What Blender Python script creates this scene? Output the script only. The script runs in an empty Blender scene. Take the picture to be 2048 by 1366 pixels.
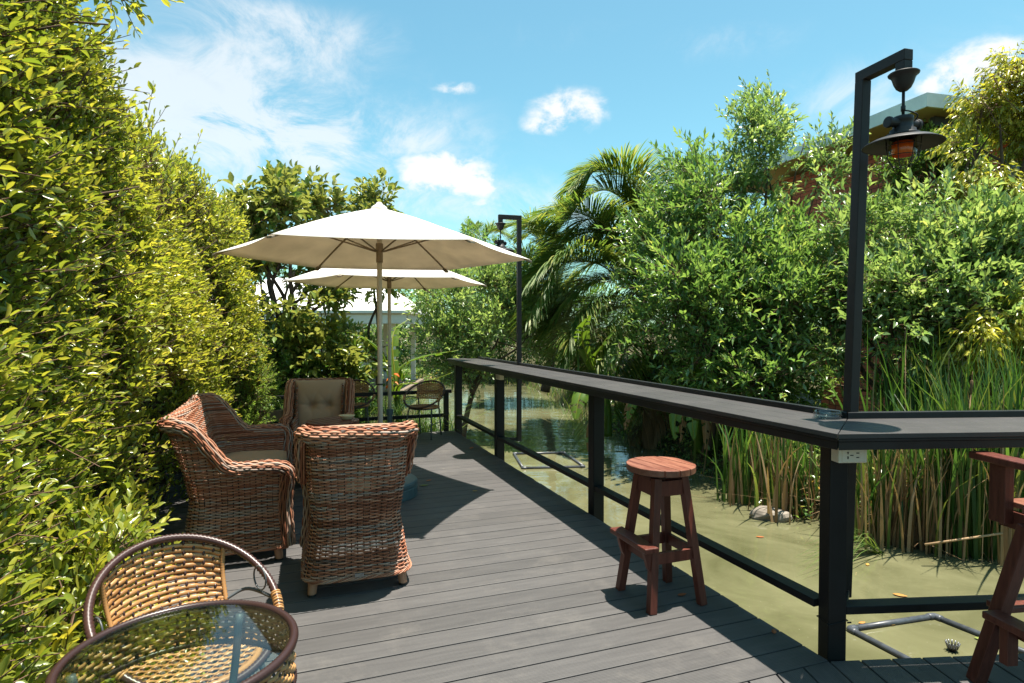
import bpy, math, random
import numpy as np
from mathutils import Vector, Matrix
R = math.radians
rng = np.random.default_rng(7)
random.seed(7)
S = bpy.context.scene
COL = S.collection

# ------------------------------------------------------------------ camera, sky, sun, exposure
F_PX, CAM_H, PITCH = 1218.0, 1.55, math.atan(28 / 1218.0)
cam_d = bpy.data.cameras.new("camera")
cam = bpy.data.objects.new("camera", cam_d)
COL.objects.link(cam)
cam_d.sensor_width = 36.0
cam_d.lens = 36.0 * F_PX / 2048.0
cam_d.clip_start, cam_d.clip_end = 0.05, 3000
cam.location = (0, 0, CAM_H)
cam.rotation_euler = (math.pi / 2 - PITCH, 0, 0)
S.camera = cam

SUN_DIR = np.array([0.165, 0.037, 1.0]); SUN_DIR /= np.linalg.norm(SUN_DIR)
SUN_EL = math.asin(SUN_DIR[2])
SUN_AZ = math.atan2(SUN_DIR[0], SUN_DIR[1])
S.view_settings.view_transform = 'Standard'
S.view_settings.look = 'None'
S.view_settings.gamma = 1.0
S.view_settings.exposure = 1.42
S.cycles.max_bounces = 7
S.cycles.diffuse_bounces = 5
S.cycles.transparent_max_bounces = 16
S.cycles.transmission_bounces = 6
S.cycles.caustics_reflective = False
S.cycles.caustics_refractive = False

FW = np.array([0, math.cos(PITCH), -math.sin(PITCH)])
UP = np.array([0, math.sin(PITCH), math.cos(PITCH)])
def ray(x, y):
    return np.array([1.0, 0, 0]) * (x - 1024) / F_PX + UP * (683 - y) / F_PX + FW
def atz(x, y, z=0.0):          # where a line of sight meets the height z
    d = ray(x, y); return np.array([0, 0, CAM_H]) + d * ((z - CAM_H) / d[2])
def at(x, y, Y):               # a point at the distance Y
    d = ray(x, y); return np.array([0, 0, CAM_H]) + d * (Y / d[1])

w = bpy.data.worlds.new("World"); S.world = w; w.use_nodes = True
def build_world():
    nt = w.node_tree; N = nt.nodes; L = nt.links
    N.clear()
    out = N.new('ShaderNodeOutputWorld'); bg = N.new('ShaderNodeBackground')
    L.new(bg.outputs[0], out.inputs[0])
    sky = N.new('ShaderNodeTexSky'); sky.sky_type = 'NISHITA'; sky.sun_disc = False
    sky.sun_elevation = SUN_EL; sky.sun_rotation = SUN_AZ
    sky.air_density = 1.0; sky.dust_density = 1.0; sky.ozone_density = 1.5
    bg.inputs[1].default_value = 0.075
    def M(op, a, b=None, c=None, clamp=False):
        n = N.new('ShaderNodeMath'); n.operation = op; n.use_clamp = clamp
        for i, v in enumerate((a, b, c)):
            if v is None: continue
            if isinstance(v, (int, float)): n.inputs[i].default_value = v
            else: L.new(v, n.inputs[i])
        return n.outputs[0]
    tc = N.new('ShaderNodeTexCoord')
    nrm = N.new('ShaderNodeVectorMath'); nrm.operation = 'NORMALIZE'; L.new(tc.outputs['Generated'], nrm.inputs[0])
    sp = N.new('ShaderNodeSeparateXYZ'); L.new(nrm.outputs[0], sp.inputs[0])
    X, Y, Z = sp.outputs
    az = M('ARCTAN2', X, Y); el = M('ARCSINE', Z)
    cb = N.new('ShaderNodeCombineXYZ'); L.new(az, cb.inputs[0]); L.new(M('MULTIPLY', el, 1.5), cb.inputs[1])
    def noise(scale, detail, rough, dist=0.0, off=0.0):
        n = N.new('ShaderNodeTexNoise'); n.inputs['Scale'].default_value = scale; n.inputs['Detail'].default_value = detail
        n.inputs['Roughness'].default_value = rough; n.inputs['Distortion'].default_value = dist
        mp = N.new('ShaderNodeMapping'); mp.inputs['Location'].default_value = (off, off * .7, off * .3)
        L.new(cb.outputs[0], mp.inputs[0]); L.new(mp.outputs[0], n.inputs[0]); return n.outputs['Fac']
    n_puff = noise(16, 7, .6, .25); n_wisp = noise(7, 8, .68, .9, 3.1); n_big = noise(2.2, 4, .5, .3, 7.7)
    def blob(px, py, wx, wy):
        d = ray(px, py); d = d / np.linalg.norm(d)
        a0, e0 = math.atan2(d[0], d[1]), math.asin(d[2])
        sa, se = wx / F_PX, wy / F_PX
        q = M('ADD', M('POWER', M('DIVIDE', M('SUBTRACT', az, a0), sa), 2.0), M('POWER', M('DIVIDE', M('SUBTRACT', el, e0), se), 2.0))
        return M('EXPONENT', M('MULTIPLY', q, -1.0))
    def field(items):
        acc = None
        for b, wgt in items:
            v = M('MULTIPLY', blob(*b), wgt); acc = v if acc is None else M('ADD', acc, v)
        return acc
    puffs = field([((900, 345, 95, 42), 1.25), ((850, 350, 50, 30), .8), ((965, 375, 70, 22), .7), ((1140, 222, 80, 40), 1.2), ((1080, 255, 40, 14), .6), ((912, 176, 48, 14), .95),
                   ((1965, 120, 70, 36), 1.1), ((1900, 165, 60, 22), .6), ((960, 412, 50, 12), .7)])
    wisps = field([((420, 175, 250, 95), 1.1), ((330, 230, 160, 60), .5), ((640, 95, 150, 55), .62), ((560, 290, 260, 60), .75), ((800, 270, 260, 70), .6), ((520, 25, 200, 30), .5), ((760, 400, 420, 60), .75),
                   ((1690, 180, 150, 45), .6), ((1450, 85, 130, 32), .5), ((1080, 70, 220, 40), .28), ((1900, 200, 160, 40), .4), ((1250, 420, 320, 60), .55), ((-500, 300, 500, 200), .8), ((2700, 200, 500, 200), .8)])
    def ramp(v, lo, hi):
        n = N.new('ShaderNodeMapRange'); n.interpolation_type = 'SMOOTHSTEP'
        n.inputs[1].default_value = lo; n.inputs[2].default_value = hi; L.new(v, n.inputs[0]); return n.outputs[0]
    puff = M('MULTIPLY', ramp(M('MULTIPLY', puffs, M('ADD', M('MULTIPLY', n_puff, 2.8), -.72)), .20, .85), .92)
    wisp = M('MULTIPLY', ramp(M('MULTIPLY', wisps, M('ADD', M('MULTIPLY', n_wisp, 3.2), -.98)), .08, 1.25), .66)
    fac = M('MAXIMUM', puff, wisp)
    fac = M('MULTIPLY', fac, ramp(Z, -.02, .03))
    # sky colour of a humid tropical noon: the physical sky pulled towards cyan
    tint = N.new('ShaderNodeMix'); tint.data_type = 'RGBA'; tint.blend_type = 'MULTIPLY'; tint.inputs[0].default_value = 1.0
    tint.inputs[7].default_value = (.76, 1.17, .99, 1)
    L.new(sky.outputs[0], tint.inputs[6])
    shade = M('ADD', M('MULTIPLY', n_puff, 1.1), .45)
    cl = N.new('ShaderNodeMix'); cl.data_type = 'RGBA'; cl.blend_type = 'MIX'
    cl.inputs[6].default_value = (3.7, 3.9, 4.2, 1); cl.inputs[7].default_value = (5.4, 5.4, 5.4, 1)
    L.new(shade, cl.inputs[0])
    mx = N.new('ShaderNodeMix'); mx.data_type = 'RGBA'
    L.new(fac, mx.inputs[0]); L.new(tint.outputs[2], mx.inputs[6]); L.new(cl.outputs[2], mx.inputs[7])
    L.new(mx.outputs[2], bg.inputs[0])
build_world()
sl = bpy.data.lights.new("sun", 'SUN'); sl.energy = 4.8; sl.angle = R(0.53); sl.color = (1.0, 0.93, 0.82)
so = bpy.data.objects.new("sun", sl); COL.objects.link(so); so.location = (3, 0, 30)
so.rotation_euler = Vector(SUN_DIR).to_track_quat('Z', 'Y').to_euler()

# ------------------------------------------------------------------ helpers
def tag(o, label=None, cat=None, group=None, kind=None):
    if label: o["label"] = label
    if cat: o["category"] = cat
    if group: o["group"] = group
    if kind: o["kind"] = kind
    return o
def thing(name, label, cat, loc=(0, 0, 0), rot=0.0, group=None):
    o = bpy.data.objects.new(name, None); COL.objects.link(o)
    o.empty_display_size = .1
    o.location = [float(v) for v in loc]; o.rotation_euler = (0, 0, rot)
    return tag(o, label, cat, group)
def copy_tree(o, parent=None):
    c = o.copy(); COL.objects.link(c)
    if parent is not None: c.parent = parent
    for ch in list(o.children): copy_tree(ch, c)
    return c
def wloc(o):
    v = np.zeros(3)
    while o is not None:
        v += np.array(o.location); o = o.parent
    return v
def raw(name, V, loops, starts, mat, parent=None, smooth=True, attr=None, world=False):
    """A mesh object from flat numpy arrays; attr is one number per vertex (rnd)."""
    V = np.asarray(V, dtype=np.float32)
    if world and parent is not None: V = V - wloc(parent).astype(np.float32)
    me = bpy.data.meshes.new(name)
    me.vertices.add(len(V)); me.vertices.foreach_set('co', V.ravel())
    me.loops.add(len(loops)); me.loops.foreach_set('vertex_index', np.asarray(loops, dtype=np.int32).ravel())
    me.polygons.add(len(starts)); me.polygons.foreach_set('loop_start', np.asarray(starts, dtype=np.int32))
    me.polygons.foreach_set('use_smooth', np.full(len(starts), smooth))
    if attr is not None:
        a = me.attributes.new('rnd', 'FLOAT', 'POINT'); a.data.foreach_set('value', np.asarray(attr, dtype=np.float32))
    me.update(calc_edges=True); me.validate()
    me.materials.append(mat)
    o = bpy.data.objects.new(name, me); COL.objects.link(o)
    if parent is not None: o.parent = parent
    return o
def faces_obj(name, V, Fs, mat, parent=None, smooth=True, attr=None, world=False):
    """Fs: list of integer arrays (n,k) of equal-sized faces."""
    loops = np.concatenate([f.ravel() for f in Fs]); sizes = np.concatenate([np.full(len(f), f.shape[1]) for f in Fs])
    starts = np.concatenate([[0], np.cumsum(sizes)[:-1]])
    return raw(name, V, loops, starts, mat, parent, smooth, attr, world)
class MB:
    def __init__(s): s.v = []; s.f = []; s.r = []
    def add(s, V, F, rnd=None):
        b = len(s.v); s.v.extend([tuple(float(c) for c in p) for p in V]); s.f.extend([tuple(i + b for i in f) for f in F])
        s.r.extend([random.random() if rnd is None else rnd] * len(V)); return s
    def box(s, c, d, ax=None, rnd=None):
        """ax: three axis vectors; d: full sizes"""
        ax = np.eye(3) if ax is None else np.array(ax, float); c = np.array(c, float); h = np.array(d, float) / 2
        V = [c + ax[0] * h[0] * i + ax[1] * h[1] * j + ax[2] * h[2] * k for i in (-1, 1) for j in (-1, 1) for k in (-1, 1)]
        return s.add(V, [(0, 1, 3, 2), (4, 6, 7, 5), (0, 4, 5, 1), (2, 3, 7, 6), (0, 2, 6, 4), (1, 5, 7, 3)], rnd)
    def beam(s, a, b, wd, ht, up=(0, 0, 1), rnd=None):
        a = np.array(a, float); b = np.array(b, float); x = b - a; l = np.linalg.norm(x); x /= l
        y = np.cross(up, x); y /= np.linalg.norm(y); z = np.cross(x, y)
        return s.box((a + b) / 2, (l, wd, ht), (x, y, z), rnd)
    def tube(s, P, rad, n=8, cap=True, rnd=None, closed=False):
        P = np.array(P, float); m = len(P); rad = np.broadcast_to(np.array(rad, float), (m,))
        T = np.gradient(P, axis=0) if not closed else (np.roll(P, -1, 0) - np.roll(P, 1, 0))
        T /= np.linalg.norm(T, axis=1)[:, None] + 1e-9
        ref = np.array([0, 0, 1.0]) if abs(T[0][2]) < .9 else np.array([1.0, 0, 0])
        V = []; u = None
        for i in range(m):
            if u is None: u = np.cross(T[i], ref)
            u = u - T[i] * (u @ T[i]); u /= np.linalg.norm(u) + 1e-9
            v = np.cross(T[i], u)
            for k in range(n):
                a = 2 * math.pi * k / n; V.append(P[i] + (u * math.cos(a) + v * math.sin(a)) * rad[i])
        F = []
        for i in range(m if closed else m - 1):
            j = (i + 1) % m
            for k in range(n):
                F.append((i * n + k, i * n + (k + 1) % n, j * n + (k + 1) % n, j * n + k))
        if cap and not closed:
            F.append(tuple(range(n))[::-1]); F.append(tuple((m - 1) * n + k for k in range(n)))
        return s.add(V, F, rnd)
    def lathe(s, prof, n=32, c=(0, 0, 0), rnd=None):
        """prof: list of (radius, z)"""
        V = []; F = []; m = len(prof)
        for r, z in prof:
            for k in range(n):
                a = 2 * math.pi * k / n; V.append((c[0] + r * math.cos(a), c[1] + r * math.sin(a), c[2] + z))
        for i in range(m - 1):
            for k in range(n): F.append((i * n + k, i * n + (k + 1) % n, (i + 1) * n + (k + 1) % n, (i + 1) * n + k))
        return s.add(V, F, rnd)
    def prism(s, pts, z0, z1, rnd=None):
        n = len(pts); V = [(p[0], p[1], z0) for p in pts] + [(p[0], p[1], z1) for p in pts]
        F = [tuple(range(n))[::-1], tuple(range(n, 2 * n))] + [(i, (i + 1) % n, n + (i + 1) % n, n + i) for i in range(n)]
        return s.add(V, F, rnd)
    def build(s, name, mat, parent=None, smooth=False, bevel=0.0, world=False, sub=0, seg=2):
        me = bpy.data.meshes.new(name)
        V = s.v
        if world and parent is not None:
            b = wloc(parent); V = [(p[0] - b[0], p[1] - b[1], p[2] - b[2]) for p in V]
        me.from_pydata(V, [], s.f); me.update()
        a = me.attributes.new('rnd', 'FLOAT', 'POINT'); a.data.foreach_set('value', np.array(s.r, dtype=np.float32))
        me.polygons.foreach_set('use_smooth', np.full(len(me.polygons), smooth))
        me.materials.append(mat)
        o = bpy.data.objects.new(name, me); COL.objects.link(o)
        if parent is not None: o.parent = parent
        if bevel:
            m = o.modifiers.new('bevel', 'BEVEL'); m.width = bevel; m.segments = seg; m.limit_method = 'ANGLE'; m.angle_limit = R(40)
        if sub:
            m = o.modifiers.new('sub', 'SUBSURF'); m.levels = sub; m.render_levels = sub
        return o
def spline(P, n):
    """Catmull-Rom through the points P"""
    P = np.array(P, float); m = len(P); Q = np.vstack([2 * P[0] - P[1], P, 2 * P[-1] - P[-2]])
    t = np.linspace(0, m - 1, n); i = np.minimum(t.astype(int), m - 2); u = (t - i)[:, None]
    a, b, c, d = Q[i], Q[i + 1], Q[i + 2], Q[i + 3]
    return .5 * ((2 * b) + (c - a) * u + (2 * a - 5 * b + 4 * c - d) * u ** 2 + (3 * b - a - 3 * c + d) * u ** 3)
def unit(v):
    return v / (np.linalg.norm(v, axis=-1, keepdims=True) + 1e-9)
def n3(p, scale, seed):
    g = np.random.default_rng(seed); out = np.zeros(len(p))
    for k in range(6):
        d = unit(g.normal(size=3)) * scale * (1 + .5 * k / 3); out += np.sin(p @ d + g.uniform(0, 6.28))
    return out / 3.2

# ------------------------------------------------------------------ materials
MATS = {}
def nodes_of(name):
    m = bpy.data.materials.new(name); m.use_nodes = True; nt = m.node_tree
    return m, nt, nt.nodes, nt.links, nt.nodes['Principled BSDF']
def mat(name, col, rough=.5, spec=.5, metal=0.0, var=.15, vscale=6.0, bump=0.0, bscale=40.0, stretch=(1, 1, 1), col2=None, rnd=0.0, coat=0.0):
    m, nt, N, L, b = nodes_of(name)
    b.inputs['Roughness'].default_value = rough; b.inputs['Specular IOR Level'].default_value = spec; b.inputs['Metallic'].default_value = metal
    b.inputs['Coat Weight'].default_value = coat; b.inputs['Coat Roughness'].default_value = .25
    tc = N.new('ShaderNodeTexCoord'); mp = N.new('ShaderNodeMapping'); mp.inputs['Scale'].default_value = stretch
    L.new(tc.outputs['Object'], mp.inputs[0])
    nz = N.new('ShaderNodeTexNoise'); nz.inputs['Scale'].default_value = vscale; nz.inputs['Detail'].default_value = 6; nz.inputs['Roughness'].default_value = .6
    L.new(mp.outputs[0], nz.inputs[0])
    cr = N.new('ShaderNodeValToRGB')
    c = np.array(col); c2 = np.array(col2) if col2 is not None else c * (1 + var)
    c1 = c * (1 - var) if col2 is None else c
    cr.color_ramp.elements[0].position = .3; cr.color_ramp.elements[0].color = (*np.clip(c1, 0, 1), 1)
    cr.color_ramp.elements[1].position = .7; cr.color_ramp.elements[1].color = (*np.clip(c2, 0, 1), 1)
    L.new(nz.outputs['Fac'], cr.inputs[0]); last = cr.outputs[0]
    if rnd:
        at_ = N.new('ShaderNodeAttribute'); at_.attribute_name = 'rnd'
        mr = N.new('ShaderNodeMapRange'); mr.inputs[3].default_value = 1 - rnd; mr.inputs[4].default_value = 1 + rnd; L.new(at_.outputs['Fac'], mr.inputs[0])
        mu = N.new('ShaderNodeVectorMath'); mu.operation = 'SCALE'; L.new(last, mu.inputs[0]); L.new(mr.outputs[0], mu.inputs['Scale']); last = mu.outputs[0]
    L.new(last, b.inputs['Base Color'])
    # roughness breaks up a little as well
    rr = N.new('ShaderNodeMapRange'); rr.inputs[3].default_value = max(0, rough - .1); rr.inputs[4].default_value = min(1, rough + .1)
    L.new(nz.outputs['Fac'], rr.inputs[0]); L.new(rr.outputs[0], b.inputs['Roughness'])
    if bump:
        n2 = N.new('ShaderNodeTexNoise'); n2.inputs['Scale'].default_value = bscale; n2.inputs['Detail'].default_value = 5; L.new(mp.outputs[0], n2.inputs[0])
        bp = N.new('ShaderNodeBump'); bp.inputs['Strength'].default_value = bump; bp.inputs['Distance'].default_value = .01
        L.new(n2.outputs['Fac'], bp.inputs['Height']); L.new(bp.outputs[0], b.inputs['Normal'])
    return m
def leafmat(name, cols, rough=.42, trans=.35, spec=.4, back=None):
    """Colour by the leaf's own number; light passes through the blade."""
    m, nt, N, L, b = nodes_of(name)
    at_ = N.new('ShaderNodeAttribute'); at_.attribute_name = 'rnd'
    cr = N.new('ShaderNodeValToRGB'); e = cr.color_ramp.elements
    while len(e) < len(cols): e.new(.5)
    for i, (p, c) in enumerate(cols): e[i].position = p; e[i].color = (*c, 1)
    L.new(at_.outputs['Fac'], cr.inputs[0]); base = cr.outputs[0]
    if back is not None:
        g = N.new('ShaderNodeNewGeometry'); mx = N.new('ShaderNodeMix'); mx.data_type = 'RGBA'; mx.inputs[7].default_value = (*back, 1)
        L.new(g.outputs['Backfacing'], mx.inputs[0]); L.new(base, mx.inputs[6]); base = mx.outputs[2]
    L.new(base, b.inputs['Base Color']); b.inputs['Roughness'].default_value = rough; b.inputs['Specular IOR Level'].default_value = spec
    tr = N.new('ShaderNodeBsdfTranslucent')
    tint = N.new('ShaderNodeMix'); tint.data_type = 'RGBA'; tint.blend_type = 'MULTIPLY'; tint.inputs[0].default_value = 1; tint.inputs[7].default_value = (1.5, 1.42, .75, 1)
    L.new(base, tint.inputs[6]); L.new(tint.outputs[2], tr.inputs[0])
    ms = N.new('ShaderNodeMixShader'); ms.inputs[0].default_value = trans
    L.new(b.outputs[0], ms.inputs[1]); L.new(tr.outputs[0], ms.inputs[2]); L.new(ms.outputs[0], N['Material Output'].inputs[0])
    return m
def strandmat(name, cols, rough=.45, spec=.45):
    m = leafmat(name, cols, rough, 0.0, spec); return m
def deckmat(name):
    m, nt, N, L, b = nodes_of(name)
    tc = N.new('ShaderNodeTexCoord')
    at_ = N.new('ShaderNodeAttribute'); at_.attribute_name = 'rnd'
    mp = N.new('ShaderNodeMapping'); mp.inputs['Scale'].default_value = (.9, 9, 9); L.new(tc.outputs['Object'], mp.inputs[0])
    nz = N.new('ShaderNodeTexNoise'); nz.inputs['Scale'].default_value = 3.5; nz.inputs['Detail'].default_value = 8; nz.inputs['Roughness'].default_value = .65; L.new(mp.outputs[0], nz.inputs[0])
    cr = N.new('ShaderNodeValToRGB'); cr.color_ramp.elements[0].position = .3; cr.color_ramp.elements[0].color = (.050, .0475, .0475, 1)
    cr.color_ramp.elements[1].position = .75; cr.color_ramp.elements[1].color = (.079, .0745, .073, 1); L.new(nz.outputs['Fac'], cr.inputs[0])
    mr = N.new('ShaderNodeMapRange'); mr.inputs[3].default_value = .86; mr.inputs[4].default_value = 1.14; L.new(at_.outputs['Fac'], mr.inputs[0])
    sc = N.new('ShaderNodeVectorMath'); sc.operation = 'SCALE'; L.new(cr.outputs[0], sc.inputs[0]); L.new(mr.outputs[0], sc.inputs['Scale'])
    # dusty scuffs and small dried splashes
    n2 = N.new('ShaderNodeTexNoise'); n2.inputs['Scale'].default_value = 2.3; n2.inputs['Detail'].default_value = 9; n2.inputs['Roughness'].default_value = .75; L.new(tc.outputs['Object'], n2.inputs[0])
    d1 = N.new('ShaderNodeMapRange'); d1.inputs[1].default_value = .52; d1.inputs[2].default_value = .8; d1.inputs[4].default_value = .45; L.new(n2.outputs['Fac'], d1.inputs[0])
    vo = N.new('ShaderNodeTexVoronoi'); vo.inputs['Scale'].default_value = 2.1; L.new(tc.outputs['Object'], vo.inputs[0])
    n4 = N.new('ShaderNodeTexNoise'); n4.inputs['Scale'].default_value = 42; n4.inputs['Detail'].default_value = 4; L.new(tc.outputs['Object'], n4.inputs[0])
    ad = N.new('ShaderNodeMath'); ad.operation = 'MULTIPLY_ADD'; ad.inputs[1].default_value = .11; L.new(n4.outputs['Fac'], ad.inputs[0]); L.new(vo.outputs['Distance'], ad.inputs[2])
    d2 = N.new('ShaderNodeMapRange'); d2.inputs[1].default_value = .115; d2.inputs[2].default_value = .075; d2.inputs[4].default_value = .5; L.new(ad.outputs[0], d2.inputs[0])
    mxm = N.new('ShaderNodeMath'); mxm.operation = 'MAXIMUM'; L.new(d1.outputs[0], mxm.inputs[0]); L.new(d2.outputs[0], mxm.inputs[1])
    mx = N.new('ShaderNodeMix'); mx.data_type = 'RGBA'; mx.inputs[7].default_value = (.16, .145, .13, 1)
    L.new(mxm.outputs[0], mx.inputs[0]); L.new(sc.outputs[0], mx.inputs[6]); L.new(mx.outputs[2], b.inputs['Base Color'])
    wv = N.new('ShaderNodeTexWave'); wv.wave_type = 'BANDS'; wv.bands_direction = 'Y'; wv.inputs['Scale'].default_value = 32.0; wv.inputs['Distortion'].default_value = .25; wv.inputs['Detail'].default_value = 1
    L.new(tc.outputs['Object'], wv.inputs[0])
    bp = N.new('ShaderNodeBump'); bp.inputs['Strength'].default_value = .35; bp.inputs['Distance'].default_value = .002; L.new(wv.outputs['Fac'], bp.inputs['Height'])
    b2 = N.new('ShaderNodeBump'); b2.inputs['Strength'].default_value = .25; b2.inputs['Distance'].default_value = .003; L.new(nz.outputs['Fac'], b2.inputs['Height']); L.new(bp.outputs[0], b2.inputs['Normal'])
    L.new(b2.outputs[0], b.inputs['Normal'])
    b.inputs['Roughness'].default_value = .62; b.inputs['Specular IOR Level'].default_value = .4
    return m
def watermat():
    m, nt, N, L, b = nodes_of('pond_water')
    tc = N.new('ShaderNodeTexCoord')
    def nz(scale, detail, rough=.55, st=(1, 1, 1), dist=0.0):
        mp = N.new('ShaderNodeMapping'); mp.inputs['Scale'].default_value = st; L.new(tc.outputs['Object'], mp.inputs[0])
        n = N.new('ShaderNodeTexNoise'); n.inputs['Scale'].default_value = scale; n.inputs['Detail'].default_value = detail; n.inputs['Roughness'].default_value = rough; n.inputs['Distortion'].default_value = dist
        L.new(mp.outputs[0], n.inputs[0]); return n.outputs['Fac']
    n1 = nz(.9, 6, .6, dist=1.2)
    cr = N.new('ShaderNodeValToRGB'); cr.color_ramp.elements[0].position = .32; cr.color_ramp.elements[0].color = (.074, .074, .035, 1)
    cr.color_ramp.elements[1].position = .68; cr.color_ramp.elements[1].color = (.142, .138, .074, 1); L.new(n1, cr.inputs[0])
    # pollen and scum drifting in small specks and pale films
    film = N.new('ShaderNodeMapRange'); film.inputs[1].default_value = .60; film.inputs[2].default_value = .74; film.inputs[4].default_value = .20; L.new(nz(3.2, 8, .72, (1, .55, 1), 1.5), film.inputs[0])
    sp = N.new('ShaderNodeMapRange'); sp.inputs[1].default_value = .715; sp.inputs[2].default_value = .75; sp.inputs[4].default_value = .55; L.new(nz(46, 3, .5), sp.inputs[0])
    mxm = N.new('ShaderNodeMath'); mxm.operation = 'MAXIMUM'; L.new(film.outputs[0], mxm.inputs[0]); L.new(sp.outputs[0], mxm.inputs[1])
    mx = N.new('ShaderNodeMix'); mx.data_type = 'RGBA'; mx.inputs[7].default_value = (.215, .205, .135, 1)
    L.new(mxm.outputs[0], mx.inputs[0]); L.new(cr.outputs[0], mx.inputs[6]); L.new(mx.outputs[2], b.inputs['Base Color'])
    rr = N.new('ShaderNodeMapRange'); rr.inputs[3].default_value = .035; rr.inputs[4].default_value = .35; L.new(mxm.outputs[0], rr.inputs[0]); L.new(rr.outputs[0], b.inputs['Roughness'])
    b.inputs['IOR'].default_value = 1.33; b.inputs['Specular IOR Level'].default_value = .6
    bp = N.new('ShaderNodeBump'); bp.inputs['Strength'].default_value = .14; bp.inputs['Distance'].default_value = .10; L.new(nz(1.2, 3, .45, (1, 2.6, 1)), bp.inputs['Height'])
    L.new(bp.outputs[0], b.inputs['Normal'])
    return m
def brickmat():
    m, nt, N, L, b = nodes_of('red_brick')
    tc = N.new('ShaderNodeTexCoord'); sp = N.new('ShaderNodeSeparateXYZ'); L.new(tc.outputs['Object'], sp.inputs[0])
    ad = N.new('ShaderNodeMath'); ad.operation = 'ADD'; L.new(sp.outputs[0], ad.inputs[0]); L.new(sp.outputs[1], ad.inputs[1])
    cb = N.new('ShaderNodeCombineXYZ'); L.new(ad.outputs[0], cb.inputs[0]); L.new(sp.outputs[2], cb.inputs[1])
    br = N.new('ShaderNodeTexBrick'); L.new(cb.outputs[0], br.inputs[0])
    br.inputs['Scale'].default_value = 1.0; br.inputs['Brick Width'].default_value = .24; br.inputs['Row Height'].default_value = .082; br.inputs['Mortar Size'].default_value = .006
    br.inputs['Color1'].default_value = (.48, .125, .065, 1); br.inputs['Color2'].default_value = (.36, .085, .048, 1); br.inputs['Mortar'].default_value = (.035, .022, .018, 1)
    nz = N.new('ShaderNodeTexNoise'); nz.inputs['Scale'].default_value = 5; nz.inputs['Detail'].default_value = 7; L.new(tc.outputs['Object'], nz.inputs[0])
    mx = N.new('ShaderNodeMix'); mx.data_type = 'RGBA'; mx.blend_type = 'OVERLAY'; mx.inputs[0].default_value = .35
    L.new(br.outputs['Color'], mx.inputs[6]); L.new(nz.outputs['Color'], mx.inputs[7]); L.new(mx.outputs[2], b.inputs['Base Color'])
    bp = N.new('ShaderNodeBump'); bp.inputs['Strength'].default_value = .6; bp.inputs['Distance'].default_value = .006; bp.invert = True; L.new(br.outputs['Fac'], bp.inputs['Height']); L.new(bp.outputs[0], b.inputs['Normal'])
    b.inputs['Roughness'].default_value = .85
    return m
def clearmat(name, tintc=(.93, .97, .95), refl=1.0):
    m, nt, N, L, b = nodes_of(name)
    N.remove(b)
    tr = N.new('ShaderNodeBsdfTransparent'); tr.inputs[0].default_value = (*tintc, 1)
    gl = N.new('ShaderNodeBsdfGlossy'); gl.inputs['Roughness'].default_value = .02
    fr = N.new('ShaderNodeLayerWeight'); fr.inputs[0].default_value = .5
    pw_ = N.new('ShaderNodeMath'); pw_.operation = 'POWER'; pw_.inputs[1].default_value = 4.5; L.new(fr.outputs['Facing'], pw_.inputs[0])
    mu = N.new('ShaderNodeMath'); mu.operation = 'MULTIPLY_ADD'; mu.inputs[1].default_value = .9; mu.inputs[2].default_value = .035 * refl; L.new(pw_.outputs[0], mu.inputs[0])
    ms = N.new('ShaderNodeMixShader'); L.new(mu.outputs[0], ms.inputs[0]); L.new(tr.outputs[0], ms.inputs[1]); L.new(gl.outputs[0], ms.inputs[2])
    L.new(ms.outputs[0], N['Material Output'].inputs[0])
    return m
def clothmat(name, col, trans=.3, var=.06):
    m = mat(name, col, rough=.9, spec=.15, var=var, vscale=2.5, bump=.12, bscale=300)
    N, L = m.node_tree.nodes, m.node_tree.links; b = N['Principled BSDF']
    src = b.inputs['Base Color'].links[0].from_socket
    if trans:
        tr = N.new('ShaderNodeBsdfTranslucent'); tn = N.new('ShaderNodeMix'); tn.data_type = 'RGBA'; tn.blend_type = 'MULTIPLY'; tn.inputs[0].default_value = 1; tn.inputs[7].default_value = (1, .9, .74, 1)
        L.new(src, tn.inputs[6]); L.new(tn.outputs[2], tr.inputs[0])
        ms = N.new('ShaderNodeMixShader'); ms.inputs[0].default_value = trans
        L.new(b.outputs[0], ms.inputs[1]); L.new(tr.outputs[0], ms.inputs[2]); L.new(ms.outputs[0], N['Material Output'].inputs[0])
    return m

M_deck = deckmat('grey_composite_board')
M_black = mat('black_painted_steel', (.006, .006, .0065), rough=.5, spec=.25, var=.35, vscale=9, bump=.04, bscale=60)
M_counter = mat('grey_black_counter_board', (.032, .029, .028), rough=.55, spec=.35, col2=(.050, .045, .043), vscale=5, stretch=(1, 1, 1), bump=.12, bscale=70, rnd=.12)
M_lip = mat('black_painted_trim', (.009, .009, .010), rough=.45, spec=.35, var=.4, vscale=12, bump=.05, bscale=50)
M_post = mat('weathered_dark_lamp_steel', (.018, .014, .013), rough=.55, spec=.3, var=.3, vscale=8, bump=.06, bscale=90)
M_lampmetal = mat('dark_lamp_enamel', (.018, .017, .018), rough=.5, spec=.3, var=.2, vscale=14)
M_wood = mat('red_stained_wood', (.068, .016, .010), rough=.45, spec=.4, col2=(.14, .036, .022), vscale=4, stretch=(14, 14, 1.4), bump=.12, bscale=9, rnd=.18)
M_woodtop = mat('worn_red_wood_seat', (.12, .034, .020), rough=.5, spec=.35, col2=(.25, .105, .064), vscale=3.2, stretch=(9, 1.6, 9), bump=.15, bscale=12, rnd=.16)
M_steel = mat('grey_green_steel_tube', (.055, .062, .066), rough=.45, spec=.5, var=.2)
M_glass = clearmat('clear_table_glass', (.86, .92, .88), 1.25)
M_lampglass = clearmat('lamp_glass', (.80, .82, .60), 1.0)
M_ash = clearmat('ashtray_glass', (.78, .84, .84), 2.2)
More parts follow.
